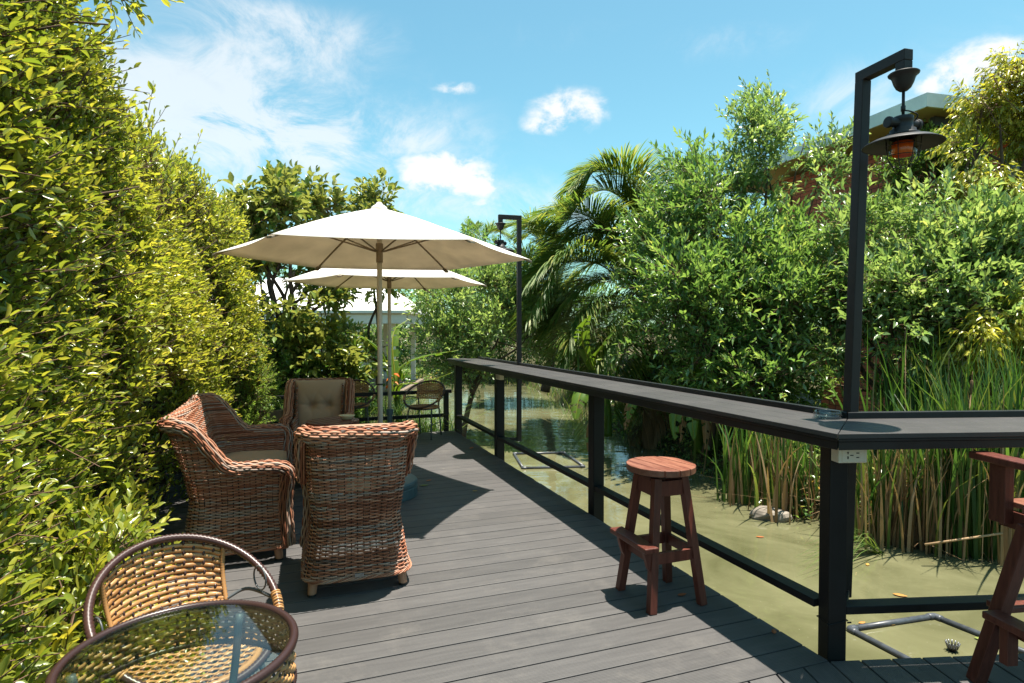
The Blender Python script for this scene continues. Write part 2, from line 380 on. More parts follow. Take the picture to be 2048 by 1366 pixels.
M_orange = mat('orange_glass_liner', (.85, .13, .02), rough=.3, spec=.5, var=.1)
M_canvas = clothmat('white_umbrella_canvas', (.78, .75, .70), trans=.24, var=.12)
M_pole = mat('cream_painted_pole', (.55, .50, .42), rough=.4, spec=.4, var=.06)
M_hub = mat('beige_plastic_hub', (.26, .20, .14), rough=.45, var=.1)
M_basegrey = mat('blue_grey_plastic_base', (.060, .090, .100), rough=.45, spec=.4, var=.12)
M_cushion = clothmat('taupe_cushion_cloth', (.36, .245, .165), trans=0.0, var=.05)
WICK = [(0.0, (.17, .056, .028)), (.3, (.34, .128, .068)), (.6, (.46, .215, .128)), (.8, (.34, .205, .145)), (.92, (.38, .30, .25)), (1.0, (.11, .060, .043))]
M_wicker = strandmat('woven_red_brown_rattan', WICK, .58, .28)
M_tan = strandmat('tan_cane_strip', [(0, (.27, .125, .040)), (.5, (.36, .180, .062)), (1, (.44, .245, .100))], .32, .5)
M_brown = strandmat('dark_brown_cane_strip', [(0, (.022, .011, .010)), (1, (.050, .023, .020))], .34, .4)
M_brick = brickmat()
M_fascia = mat('pale_metal_fascia', (.68, .70, .69), rough=.5, var=.12, vscale=3)
M_soffit = mat('tan_soffit_board', (.42, .33, .17), rough=.7, var=.1, vscale=2)
M_darkbeam = mat('dark_roof_beam', (.02, .018, .016), rough=.6)
M_white = mat('white_painted_boards', (.74, .72, .69), rough=.6, var=.07, vscale=4)
M_oldwood = mat('weathered_timber', (.16, .12, .085), rough=.8, var=.3, vscale=5, stretch=(3, 3, .5))
M_bark = mat('grey_brown_bark', (.085, .056, .038), rough=.9, spec=.2, var=.45, vscale=8, stretch=(1, 1, .3), bump=.6, bscale=24)
M_twig = mat('brown_twig', (.13, .078, .050), rough=.8, spec=.2, var=.3)
M_ground = mat('bank_soil', (.050, .036, .020), rough=.95, spec=.15, col2=(.085, .082, .030), vscale=2.2, bump=.8, bscale=9)
M_water = watermat()
M_socket = mat('pale_plastic_box', (.62, .55, .44), rough=.4, spec=.5, var=.04)
M_slot = mat('black_slot', (.012, .012, .012), rough=.5)
M_pvc = mat('grey_floating_pipe', (.050, .056, .066), rough=.4, spec=.5, var=.3, vscale=20)
M_rock = mat('grey_brown_rock', (.14, .115, .09), rough=.9, col2=(.25, .22, .18), vscale=6, bump=.8, bscale=14)
M_metal = mat('dull_chrome', (.22, .22, .22), rough=.4, metal=.8)
M_bread = mat('cream_bowl_glaze', (.62, .50, .30), rough=.5, var=.2)

# leaf colours
def G(*a): return list(a)
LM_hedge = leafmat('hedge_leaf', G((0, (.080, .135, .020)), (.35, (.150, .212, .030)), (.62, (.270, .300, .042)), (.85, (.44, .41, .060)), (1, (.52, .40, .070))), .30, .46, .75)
LM_gold = leafmat('golden_hedge_leaf', G((0, (.100, .162, .026)), (.4, (.212, .268, .038)), (.72, (.365, .380, .056)), (1, (.53, .48, .090))), .32, .47, .75)
LM_fine = leafmat('fine_soft_leaf', G((0, (.13, .24, .045)), (.6, (.22, .34, .075)), (1, (.34, .42, .11))), .5, .45)
LM_magno = leafmat('broad_glossy_leaf', G((0, (.075, .145, .030)), (.5, (.145, .235, .044)), (.8, (.29, .32, .055)), (1, (.44, .34, .065))), .3, .44, .6, back=(.20, .225, .07))
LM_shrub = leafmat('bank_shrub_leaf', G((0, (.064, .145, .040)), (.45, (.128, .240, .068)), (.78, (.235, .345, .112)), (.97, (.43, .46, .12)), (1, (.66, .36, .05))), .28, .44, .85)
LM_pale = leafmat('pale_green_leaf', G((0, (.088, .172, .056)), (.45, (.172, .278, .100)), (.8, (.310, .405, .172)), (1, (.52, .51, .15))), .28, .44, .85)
LM_yel = leafmat('yellow_green_leaf', G((0, (.19, .24, .032)), (.5, (.36, .38, .055)), (1, (.58, .51, .10))), .30, .44, .7)
LM_dark = leafmat('dark_green_leaf', G((0, (.040, .100, .022)), (.6, (.085, .175, .038)), (1, (.18, .26, .05))), .34, .38, .6)
LM_palm = leafmat('palm_leaflet', G((0, (.070, .140, .030)), (.6, (.135, .215, .044)), (1, (.29, .29, .075))), .45, .44, .3)
LM_drypalm = leafmat('dry_palm_leaflet', G((0, (.20, .115, .055)), (1, (.36, .24, .13))), .6, .25, .3)
LM_banana = leafmat('banana_blade', G((0, (.070, .150, .018)), (.6, (.120, .205, .025)), (1, (.26, .28, .040))), .34, .42, .45)
LM_drybanana = leafmat('dry_banana_blade', G((0, (.13, .070, .032)), (1, (.34, .20, .10))), .7, .25, .2)
LM_reed = leafmat('green_reed_blade', G((0, (.036, .098, .020)), (.6, (.072, .155, .032)), (1, (.17, .21, .05))), .38, .38, .5)
LM_straw = leafmat('dry_reed_straw', G((0, (.17, .100, .050)), (1, (.42, .28, .15))), .6, .15, .3)
LM_fallen = leafmat('fallen_leaf', G((0, (.35, .10, .03)), (.5, (.50, .28, .06)), (1, (.20, .24, .05))), .6, .2)
LM_flower = leafmat('orange_flower', G((0, (.60, .12, .02)), (1, (.75, .30, .08))), .4, .3)

# ------------------------------------------------------------------ deck frame of reference
U = np.array([.938, .347, 0]); U /= np.linalg.norm(U)          # along the boards
Vv = np.array([-U[1], U[0], 0])                                 # along the long railing
Rr = np.array([.9974, .0716, 0]); Q = np.array([-Rr[1], Rr[0], 0])
Zz = np.array([0, 0, 1.0])
ANG_U = math.atan2(U[1], U[0]); ANG_R = math.atan2(Rr[1], Rr[0])
C0 = np.array([1.475, 2.80, 0.0])
def LF(x, y, z=0.0): return C0 + U * x + Vv * y + Zz * z        # long-railing frame
def RF(x, y, z=0.0): return C0 + Rr * x + Q * y + Zz * z        # right-hand frame
def LI(p): d = np.array([p[0], p[1], 0]) - C0; return d @ U, d @ Vv
WATER = -0.6

# ------------------------------------------------------------------ water and ground
def poly_dist(P, poly):
    """signed distance to a closed polygon (positive inside)"""
    poly = np.array(poly); d = np.full(len(P), 1e9); inside = np.zeros(len(P), bool)
    for i in range(len(poly)):
        a, b = poly[i], poly[(i + 1) % len(poly)]; ab = b - a; ap = P - a
        t = np.clip((ap @ ab) / (ab @ ab), 0, 1); d = np.minimum(d, np.linalg.norm(ap - t[:, None] * ab, axis=1))
        c = ((a[1] > P[:, 1]) != (b[1] > P[:, 1])) & (P[:, 0] < (b[0] - a[0]) * (P[:, 1] - a[1]) / (b[1] - a[1] + 1e-12) + a[0])
        inside ^= c
    return np.where(inside, d, -d)
SHORE = [(14, -6), (14, 4.4), (7.5, 5.2), (4.6, 5.5), (3.75, 5.9), (2.95, 6.75), (2.55, 8.6), (2.45, 10.6), (1.75, 12.4), (1.25, 14), (.9, 18), (.2, 22.5), (-2.5, 23.5), (-4.2, 20), (-3.2, 14), (-2.2, 10.4), (-1.6, 9.3), (-1.2, 5), (0, 2), (-2, -6)]
def axis(lo, hi, fine_lo, fine_hi, step, grow):
    a = list(np.arange(fine_lo, fine_hi, step)); s = step
    x = a[-1]
    while x < hi: s *= grow; x += s; a.append(x)
    s = step; x = a[0]; pre = []
    while x > lo: s *= grow; x -= s; pre.append(x)
    return np.array(pre[::-1] + a)
gx = axis(-900, 900, -8, 11, .28, 1.35); gy = axis(-300, 1500, -3, 26, .28, 1.35)
GX, GY = np.meshgrid(gx, gy); gp = np.stack([GX.ravel(), GY.ravel()], 1)
def ground_h(P):
    d = poly_dist(P, SHORE); p3 = np.column_stack([P, np.zeros(len(P))])
    lump = n3(p3, 2.6, 3) * .07 + n3(p3, 7.0, 4) * .03
    t = np.clip((.35 - d) / 1.3, 0, 1); t = t * t * (3 - 2 * t)
    return -1.25 + t * 1.03 + lump * np.clip(t * 2, .2, 1)
gz = ground_h(gp)
nx, ny = len(gx), len(gy)
idx = np.arange(nx * ny).reshape(ny, nx)
quads = np.stack([idx[:-1, :-1], idx[:-1, 1:], idx[1:, 1:], idx[1:, :-1]], -1).reshape(-1, 4)
tag(faces_obj('ground', np.column_stack([gp, gz]), [quads], M_ground), kind='structure')
wb = MB(); wb.add([(-30, -12, WATER), (30, -12, WATER), (30, 32, WATER), (-30, 32, WATER)], [(0, 1, 2, 3)])
tag(wb.build('water', M_water), kind='structure')

# ------------------------------------------------------------------ deck boards
def deck_long():
    m = MB()
    for k in range(45):
        y0 = k * .15 + .002
        cut = [-3.6]
        for i, x0 in enumerate(cut):
            x1 = 0.0 + random.uniform(-.003, .004) if i == len(cut) - 1 else cut[i + 1] - .004
            m.box(((x0 + x1) / 2, y0 + .0722, -.0125 + random.uniform(-.0006, .0006)), (x1 - x0, .1415, .025))
    o = m.build('deck', M_deck, bevel=.003)
    o.location = C0; o.rotation_euler = (0, 0, ANG_U); return tag(o, kind='structure')
def deck_right():
    m = MB(); s = (U @ Q) / (U @ Rr)
    for k in range(-28, 22):
        xa, xb = k * .15 + .0045, k * .15 + .1455
        ya = min(0, s * xa) - .004; yb = min(0, s * xb) - .004
        if k < 0 and k == -1: yb = -.004
        m.prism([(xa, -5.0), (xb, -5.0), (xb, yb), (xa, ya)], -.025, random.uniform(-.0006, .0006))
    o = m.build('deck', M_deck, bevel=.003)
    o.location = C0; o.rotation_euler = (0, 0, ANG_R); return tag(o, kind='structure')
deck_long(); dr = deck_right()
# joists under the boards (the right deck's boards run the other way, so its grooves do too)
M_deck2 = M_deck.copy(); M_deck2.name = 'grey_composite_board_across'
for n in M_deck2.node_tree.nodes:
    if n.type == 'TEX_WAVE': n.bands_direction = 'X'
    if n.type == 'MAPPING': n.inputs['Scale'].default_value = (9, .9, 9)
dr.data.materials[0] = M_deck2
def joists():
    m = MB()
    for x in (-.06, -1.2, -2.4, -3.5): m.beam(LF(x, .0, -.11), LF(x, 6.74, -.11), .05, .16)
    for y in (-.06, -1.2, -2.4, -3.6): m.beam(RF(-3.4 if y < -1 else .02, y, -.11), RF(3.3, y, -.11), .05, .16)
    for x, y in ((-.1, .3), (-.1, 2.4), (-.1, 4.8), (-.1, 6.6), (-2, 6.6)): m.beam(LF(x, y, -.19), LF(x, y, -1.6), .1, .1, up=U)
    m.beam(RF(1.6, -.1, -.19), RF(1.6, -.1, -1.6), .1, .1, up=Rr)
    return tag(m.build('deck_joists', M_black), kind='structure')
joists()

# ------------------------------------------------------------------ bar railing
CT = 1.09
WID = .45
def isect(p, d, q, e):
    t = np.linalg.solve(np.array([[d[0], -e[0]], [d[1], -e[1]]]), (q - p)[:2]); return p + d * t[0]
FR = np.array([1.407, 2.62, 0])                      # front corner of the counter
def mitre(off): return isect(FR + U * off, Vv, FR + Q * off, Rr)   # the corner line at this distance behind the front edge
def counter_board(m, off0, off1, z0, z1, ax, length, far0=0.0, far1=0.0, rnd=None):
    a, b = mitre(off0), mitre(off1)
    g = .0022
    a = a + ax * g; b = b + ax * g
    p, q = (U, Vv) if ax is Vv else (Q, Rr)
    c, d = FR + p * off1 + q * (length - far1), FR + p * off0 + q * (length - far0)
    pts = [a, b, c, d] if ax is not Vv else [a, d, c, b]
    m.prism([x[:2] for x in pts], z0, z1, rnd)
def bar_railing(name, label, ax, length, posts, rail_span):
    base = LF(.05, 0) if ax is Vv else RF(.6, .05)
    t = thing(name, label, 'railing', base, 0, None)
    m = MB()
    pw = (WID - .036) / 3
    for i in range(3):
        far = .12 * max(0, i - 1) if ax is Vv else 0
        counter_board(m, i * pw + .001, (i + 1) * pw - .001, CT - .022, CT, ax, length, far, far + (.06 if ax is Vv and i == 2 else 0))
    m.build('counter_top', M_counter, t, bevel=.002, world=True)
    m = MB()
    counter_board(m, .006, .05, CT - .036, CT - .0235, ax, length, .02, .02)
    counter_board(m, .014, .06, CT - .074, CT - .037, ax, length, .03, .03)
    counter_board(m, .38, .44, CT - .074, CT - .024, ax, length, .3, .3)
    m.build('edge_trim', M_lip, t, bevel=.0025, world=True)
    m = MB(); counter_board(m, WID - .034, WID, CT - .06, CT + .032, ax, length, .2 if ax is Vv else 0, .24 if ax is Vv else 0)
    m.build('back_lip', M_lip, t, bevel=.003, world=True)
    for (x, y, s) in posts:
        m = MB(); P = LF(x, y) if ax is Vv else RF(x, y); A = (U, Vv, Zz) if ax is Vv else (Rr, Q, Zz)
        m.box(P + Zz * (CT - .085) / 2 - Zz * .06, (s, s, CT - .085 + .12), A)
        m.build('post', M_black, t, bevel=.006, world=True)
    for a, b in rail_span:
        m = MB(); m.beam(a, b, .078, .038); m.build('lower_rail', M_black, t, bevel=.003, world=True)
    return t
ZR = .225
PY = [2.38, 4.84, 6.73]
long_rail = bar_railing('bar_railing', 'long black railing with a bar counter on top running along the water', Vv, 6.73 + .10,
    [(.055, y, .10) for y in PY],
    [(LF(.05, .10, ZR), LF(.05, PY[0] - .052, ZR)), (LF(.05, PY[0] + .052, ZR), LF(.05, PY[1] - .052, ZR)), (LF(.05, PY[1] + .052, ZR), LF(.05, PY[2] - .052, ZR))])
short_rail = bar_railing('bar_railing', 'short black railing with a bar counter, at the corner nearest the right bar chair', Rr, 3.4,
    [(.043, .048, .088), (2.6, .048, .088)],
    [(RF(.09, .05, ZR), RF(2.55, .05, ZR))])
# a cable tie and the stub bracket that carries the lamp post
m = MB(); c = RF(.043, .048, .175)
m.tube([c + Rr * a * .047 + Q * b * .047 + Zz * (.01 * a) for a, b in ((-1, -1), (1, -1), (1, 1), (-1, 1))], .0028, 5, closed=True)
m.tube([c + Rr * .045 - Q * .047, c + Rr * .062 - Q * .05 + Zz * .002], .004, 5); m.tube([c - Rr * .045 - Q * .047, c - Rr * .056 - Q * .055 + Zz * .004], .0038, 5)
m.build('cable_tie', M_black, short_rail, world=True)
def socket_box(par, P, ax, ay, face=True):
    m = MB(); m.box(P, (.135, .06, .072), (ax, ay, Zz)); bx = m.build('socket_box', M_socket, par, bevel=.004, world=True)
    m = MB(); m.box(P - ay * .0312, (.105, .004, .062), (ax, ay, Zz)); pl = m.build('face_plate', M_socket, bx, bevel=.002, world=True)
    m = MB(); f = P - ay * .0339
    for dx, dz, sx, sz in ((-.026, .010, .004, .009), (-.026, -.011, .005, .011), (-.008, 0, .014, .004), (.020, .010, .013, .0045), (.020, -.010, .013, .0045), (-.0265, .0145, .008, .003), (-.0265, -.0065, .007, .003)):
        m.box(f + ax * dx + Zz * dz, (sx, .002, sz), (ax, ay, Zz))
    m.build('socket_slot', M_slot, bx, world=True)
socket_box(short_rail, RF(.065, -.030, .972), Rr, Q)
socket_box(long_rail, LF(.03, PY[1] - .085, .965), Vv * -1, U)
# low fence across the end of the deck
def end_fence():
    t = thing('end_fence', 'low black fence closing the far end of the deck behind the bistro chairs', 'fence', LF(-1.5, 6.85))
    for x in (-.10, -2.9):
        m = MB(); m.box(LF(x, 6.86, .26), (.07, .07, .70), (U, Vv, Zz)); m.build('post', M_black, t, bevel=.004, world=True)
    for z in (.585, .225):
        m = MB(); m.beam(LF(-3.5, 6.86, z), LF(-.02 if z > .5 else -.137, 6.86, z), .05 if z < .5 else .075, .05); m.build('rail', M_black, t, bevel=.003, world=True)
end_fence()

# ------------------------------------------------------------------ lamp posts
def lamp_post(name, label, foot, top, arm_dir, arm_len, bracket_from, lamp_rot):
    t = thing(name, label, 'lamp post', foot)
    foot, top = np.array(foot, float), np.array(top, float); a = unit(np.array(arm_dir, float)); s = .052
    m = MB(); m.beam(foot, top, s, s, up=np.array([a[0], a[1], 0])); m.build('post', M_post, t, bevel=.003, world=True)
    e = top + a * arm_len
    m = MB(); m.beam(top - a * s / 2 + Zz * (s / 2 - .001), e + a * s / 2 + Zz * (s / 2 - .001), s - .001, s - .001); m.beam(e - Zz * .001, e - Zz * .055, s - .002, s - .002, up=a); m.build('arm', M_post, t, bevel=.003, world=True)
    m = MB(); m.beam(bracket_from, foot + Zz * .02, .05, .038); m.build('bracket', M_black, t, bevel=.003, world=True)
    # the lantern: built at the end of the arm
    O = e - Zz * .052
    SC = .86
    class SB(MB):      # the lantern is drawn a little large and scaled about its hanging point
        def build(s, *a_, **k_):
            s.v = [tuple(O + (np.array(p) - O) * SC) for p in s.v]; return MB.build(s, *a_, **k_)
    L = lambda n, mt, prof, par, nn=40, sm=True, sub=0: (lambda q: q.build(n, mt, par, smooth=sm, world=True))(SB().lathe(prof, nn, O))
    lam = L('lamp_canopy', M_lampmetal, [(.002, .004), (.072, .0), (.076, -.004), (.074, -.010), (.062, -.018), (.055, -.034), (.048, -.058), (.036, -.082), (.020, -.096), (.002, -.099)], t)
    m = SB(); m.tube([O - Zz * .096, O - Zz * .225], .008, 10); m.tube([O - Zz * .178, O - Zz * .205], .012, 10); m.tube([O - Zz * .225 + a * .0, O - Zz * .245], .005, 8)
    pts = spline([O - Zz * .20, O - Zz * .215 + a * .03 + np.cross(Zz, a) * .02, O - Zz * .24 + a * .05 + np.cross(Zz, a) * .045, O - Zz * .27 + np.cross(Zz, a) * .06], 12); m.tube(pts, .004, 6)
    m.build('rod', M_lampmetal, t, smooth=True, world=True)
    hd = L('lamp_head', M_lampmetal, [(.002, -.232), (.046, -.236), (.050, -.240), (.050, -.262), (.046, -.266), (.050, -.300), (.062, -.306), (.064, -.322), (.080, -.330), (.084, -.342), (.070, -.349)], t)
    m = SB(); ca, sa = math.cos(lamp_rot), math.sin(lamp_rot); d = np.array([ca, sa, 0])
    for q in (-1, 1):
        p = O - Zz * .272
        m = SB(); m.tube([p + d * q * .035, p + d * q * .086, p + d * q * .088, p + d * q * .105, p + d * q * .106], [.024, .024, .030, .030, .018], 16)
        m.build('side_boss', M_lampmetal, hd, smooth=False, world=True, bevel=.002)
    L('lamp_shade', M_lampmetal, [(.068, -.344), (.10, -.349), (.15, -.362), (.190, -.383), (.196, -.388), (.194, -.391), (.188, -.387), (.15, -.367), (.10, -.354), (.066, -.350)], t, 64)
    L('bulb_liner', M_orange, [(.002, -.372), (.050, -.372), (.052, -.385), (.052, -.440), (.047, -.447), (.047, -.441), (.048, -.385)], t)
    L('lamp_glass', M_lampglass, [(.062, -.352), (.066, -.37), (.068, -.42), (.062, -.46), (.044, -.487), (.020, -.499), (.001, -.501)], t, 40)
    m = SB()
    for k in range(7):
        an = 2 * math.pi * k / 7 + .3; dd = np.array([math.cos(an), math.sin(an), 0])
        m.tube(spline([O + dd * r - Zz * z for r, z in ((.086, .35), (.084, .39), (.080, .43), (.070, .47), (.045, .502), (.018, .512))], 16), .0024, 5)
    for r, z in ((.0835, .395), (.076, .449), (.019, .512)):
        m.tube([O + np.array([math.cos(q), math.sin(q), 0]) * r - Zz * z for q in np.linspace(0, 2 * math.pi, 33)[:-1]], .0024, 5, closed=True)
    m.build('wire_cage', M_lampmetal, t, smooth=True, world=True)
    return t
lamp_post('lamp_post', 'tall dark lamp post behind the counter corner, its caged orange lantern hanging over the counter', (1.705, 3.10, .17), (1.770, 3.10, 2.790), (.25, -.95, 0), .235, RF(.09, .05, ZR - .01), .25)
p2 = LF(.31, PY[1] - .0)
lamp_post('lamp_post', 'distant dark lamp post standing in front of the palms, its lantern half behind the umbrella', (p2[0], p2[1], .16), (p2[0], p2[1], 2.86), (-.96, -.28, 0), .235, LF(.105, PY[1] + .02, .19), .9)

# ------------------------------------------------------------------ umbrellas
def umbrella(name, label, loc, rot, zc, zt, rad, tilt=0):
    t = thing(name, label, 'umbrella', loc, 0, 'white canvas umbrellas on the deck')
    n = 6; sub = 16; rings = 14
    V = []; F = []
    hexc = [np.array([math.cos(rot + k * math.pi / 3), math.sin(rot + k * math.pi / 3)]) for k in range(n)]
    for i in range(rings + 1):
        f = .035 + (1 - .035) * i / rings
        for k in range(n):
            for j in range(sub):
                q = j / sub; p = hexc[k] * (1 - q) + hexc[(k + 1) % n] * q
                edge = 4 * q * (1 - q)
                # the cloth hangs a little between the ribs and is pulled in along the hem
                r = f * (1 - .03 * edge * f * f)
                z = zt + (zc - zt) * f - .035 * math.sin(math.pi * f) * -1 * .6 - .045 * edge * f * (1.1 - f) - .004 * edge * f
                V.append((p[0] * r * rad, p[1] * r * rad, z))
    W = n * sub
    for i in range(rings):
        for k in range(W): F.append((i * W + k, i * W + (k + 1) % W, (i + 1) * W + (k + 1) % W, (i + 1) * W + k))
    m = MB(); m.add(V, F); c = m.build('canopy', M_canvas, t, smooth=True)
    so_ = c.modifiers.new('thick', 'SOLIDIFY'); so_.thickness = .003
    # hem band and rib pockets
    for k in range(n):
        m = MB(); P = [np.array([hexc[k][0] * f * rad, hexc[k][1] * f * rad, zt + (zc - zt) * f + .021 * math.sin(math.pi * f) - .010]) for f in np.linspace(.05, 1.0, 12)]
        m.tube(P, .0095, 6); m.build('rib', M_hub, t, smooth=True)
        m = MB(); e = P[-1]; d = unit(P[-1] - P[-3]); m.box(e - d * .02 - Zz * .004, (.075, .045, .018), (d, unit(np.cross(Zz, d)), Zz)); m.build('rib_pocket', M_hub, t, bevel=.003)
        m = MB(); q = P[5] - Zz * .006; m.tube([q, np.array([hexc[k][0] * .035, hexc[k][1] * .035, zt - .40])], .0075, 6); m.build('strut', M_hub, t, smooth=True)
    m = MB(); m.lathe([(.075, zt - .016), (.070, zt + .006), (.045, zt + .022), (.030, zt + .030), (.026, zt + .044), (.012, zt + .052), (.001, zt + .053)], 24); m.build('finial', M_canvas, t, smooth=True)
    m = MB(); m.tube([(0, 0, .10), (0, 0, zt - .01)], .0235, 20); m.build('pole', M_pole, t, smooth=True)
    m = MB(); m.lathe([(.024, zt - .50), (.031, zt - .50), (.031, zt - .40), (.034, zt - .395), (.034, zt - .33), (.030, zt - .325), (.024, zt - .325)], 20); m.build('runner_hub', M_hub, t)
    m = MB(); m.lathe([(.0236, 1.02), (.0262, 1.02), (.0262, 1.035), (.0236, 1.035)], 20); m.build('pole_joint', M_slot, t)
    m = MB(); m.lathe([(.001, 0), (.335, 0), (.338, .012), (.338, .088), (.330, .094), (.330, .100), (.338, .106), (.338, .134), (.328, .146), (.30, .15), (.05, .152), (.001, .152)], 64)
    for k in range(24):
        a = 2 * math.pi * k / 24; m.beam((.3375 * math.cos(a), .3375 * math.sin(a), .014), (.3375 * math.cos(a), .3375 * math.sin(a), .086), .005, .006, up=(math.cos(a), math.sin(a), 0))
    b = m.build('base', M_basegrey, t, smooth=False, bevel=.002)
    m = MB(); m.lathe([(.060, .148), (.056, .165), (.036, .172), (.034, .36), (.046, .362), (.048, .44), (.036, .446), (.025, .446)], 24); m.build('base_sleeve', M_basegrey, b)
    return t
umbrella('umbrella', 'large white canvas umbrella nearest the camera, its round base behind the wicker armchair', (-1.215, 5.60, 0), R(10.5), 2.20, 2.645, 1.41)
umbrella('umbrella', 'second white umbrella, lower in view beneath the canopy of the first', (-1.66, 8.25, 0), R(17), 2.15, 2.58, 1.34)

# ------------------------------------------------------------------ woven furniture
def strands(name, paths, wd, th, mt, parent, smooth=True, rnds=None):
    """flat-oval strips that follow the given (points, normals) paths"""
    Vs = []; Fs = []; At = []; b = 0
    for i, (P, Nn) in enumerate(paths):
        n = len(P)
        if n < 3: continue
        T = unit(np.gradient(P, axis=0)); B = unit(np.cross(T, Nn)); Nn = unit(np.cross(B, T))
        ring = np.stack([P + B * wd / 2, P + B * wd * .22 + Nn * th / 2, P - B * wd * .22 + Nn * th / 2, P - B * wd / 2, P - Nn * th / 2], 1)
        k = ring.shape[1]; Vs.append(ring.reshape(-1, 3)); sl_ = np.zeros(n); q0 = 0
        while q0 < n:
            q1 = q0 + random.randint(14, 60) if rnds is None and name not in ('back_panel', 'seat') else n
            sl_[q0:q1] = random.random(); q0 = q1
        At.append(np.repeat(sl_, k))
        a = (np.arange(n - 1) * k)[:, None] + np.arange(k)[None]; a2 = (np.arange(n - 1) * k)[:, None] + (np.arange(k)[None] + 1) % k
        Fs.append((np.stack([a, a + k, a2 + k, a2], -1).reshape(-1, 4)) + b); b += n * k
    return faces_obj(name, np.concatenate(Vs), Fs, mt, parent, smooth, np.concatenate(At))
def outline(a, yf, yb, r, n, full=2.6):
    """U-shaped footprint: front left, round the back, front right"""
    arc = np.linspace(0, math.pi / 2, 9)
    L_ = [(-a, yf)] + [(-a, yf + (yb + r - yf) * t) for t in np.linspace(.1, .95, 6)] + [(-a + r - r * math.cos(q), yb + r - r * math.sin(q)) for q in arc]
    Rt = [(-x, y) for x, y in L_[::-1]]
    P = np.array(L_ + Rt); d = np.concatenate([[0], np.cumsum(np.linalg.norm(np.diff(P, axis=0), axis=1))])
    s = np.linspace(0, d[-1], n); X = np.interp(s, d, P[:, 0]); Y = np.interp(s, d, P[:, 1])
    return np.stack([X, Y], 1), d[-1]
def wicker_seat(name, label, half, back_h, group, arm_h=.635, seat_cushions=1, back_cushion=True, tall_corner=0.0):
    t = thing(name, label, 'armchair' if half < .5 else 'sofa', (0, 0, 0), 0, group)
    zk = [.09, .20, .42, .62, 1.0]
    fa = lambda z: half + np.interp(z, zk, [.035, .012, -.022, .004, .012])
    fyb = lambda z: np.interp(z, zk, [-.315, -.30, -.27, -.31, -.43])
    fyf = lambda z: np.interp(z, zk, [.325, .315, .30, .31, .31])
    r = .13
    per = outline(fa(.4), .31, -.3, r, 50)[1]; n = int(per / .0115)
    stake = .046
    P7 = outline(fa(.7), fyf(.7), fyb(.7), r, n)[0]
    tt = np.clip((.00 - P7[:, 1]) / .26, 0, 1); H = arm_h + (back_h - arm_h) * tt * tt * (3 - 2 * tt)
    if tall_corner:   # the back dips a little between its corners
        H = H - tall_corner * np.clip(1 - (P7[:, 0] / (half * .95)) ** 2, 0, 1) * (tt > .9)
    per_s = per / n
    def rows(z0, zfun, inset, pitch, sgn):
        out = []; k = 0; z = z0
        while z < back_h:
            P, _ = outline(fa(z) - inset, fyf(z) - inset * .2, fyb(z) + inset, max(.03, r - inset), n)
            Tn = np.gradient(P, axis=0); Nn = unit(np.stack([Tn[:, 1], -Tn[:, 0]], 1)) * -1
            if (Nn[n // 2, 1]) > 0: Nn = -Nn
            Nn = Nn * sgn
            ph = math.pi * (np.arange(n) * per_s) / stake + math.pi * (k % 2)
            off = .0060 * np.sin(ph) + np.random.default_rng(k).normal(0, .0006, n)
            X = np.column_stack([P + Nn * off[:, None], np.full(n, z) + .0008 * np.sin(ph * .37 + k)])
            mask = H > z - .004
            i = 0
            while i < n:
                if mask[i]:
                    j = i
                    while j < n and mask[j]: j += 1
                    if j - i > 4: out.append((X[i:j], np.column_stack([Nn, np.zeros(n)])[i:j]))
                    i = j
                else: i += 1
            z += pitch; k += 1
        return out
    outer = rows(.10, None, 0.0, .0101, 1)
    # front skirt under the seat
    fr = []; k = 0
    for z in np.arange(.10, .335, .0097):
        a = fa(z) - .01; x = np.arange(-a, a, .0115); ph = math.pi * x / stake + math.pi * (k % 2); k += 1
        fr.append((np.column_stack([x, fyf(z) - .004 + .0042 * np.sin(ph), np.full(len(x), z)]), np.tile([0, 1.0, 0], (len(x), 1))))
    body = strands('woven_body', outer + fr, .0102, .0055, M_wicker, t)
    strands('inner_weave', rows(.36, None, .055, .0097, -1), .0102, .0055, M_wicker, t)
    # dark upright stakes inside the weave
    m = MB()
    for i in range(0, n, max(1, int(stake / per_s))):
        zs = np.linspace(.09, H[i], 9); pp = [np.array([*outline(fa(z), fyf(z), fyb(z), r, n)[0][i], z]) for z in zs]
        m.tube(pp, .0032, 4, cap=False)
    m.build('stakes', M_brown, body)
    # thick rolled rim, woven lengthwise, running down the front of the arms
    rim = []
    for i in range(n):
        z = H[i]; P = outline(fa(z) + .022, fyf(z), fyb(z) + .004, r, n)[0][i]; rim.append([P[0], P[1], z])
    rim = np.array(rim)
    def front(sg):
        zs = np.array([arm_h - .02, arm_h - .075, .46, .34, .22, .10]); yy = np.array([.045, .078, .068, .052, .050, .048])
        return np.array([[sg * (fa(z) + np.interp(z, [.1, .6], [-.015, .020])), fyf(z) - .02 + y * .55, z] for z, y in zip(zs, yy)])
    path = np.vstack([front(-1)[::-1], rim[3:-3:6], front(1)])
    d = np.concatenate([[0], np.cumsum(np.linalg.norm(np.diff(path, axis=0), axis=1))]); path = spline(path, int(d[-1] / .013))
    for _ in range(2): path[1:-1] = (path[:-2] + 2 * path[1:-1] + path[2:]) / 4
    T = unit(np.gradient(path, axis=0)); m_ = len(path); K = 18; rr = .040
    ref = np.array([0, 0, 1.0]); u = None; US = []
    c_mid = np.array([0, 0.05, .4])
    for i in range(m_):
        if u is None: u = np.cross(T[i], np.array([1.0, 0, 0]))
        u = u - T[i] * (u @ T[i]); u /= np.linalg.norm(u); US.append(u)
    US = np.array(US); VS = np.cross(T, US); sd = np.arange(m_) * (d[-1] / m_)
    paths = []
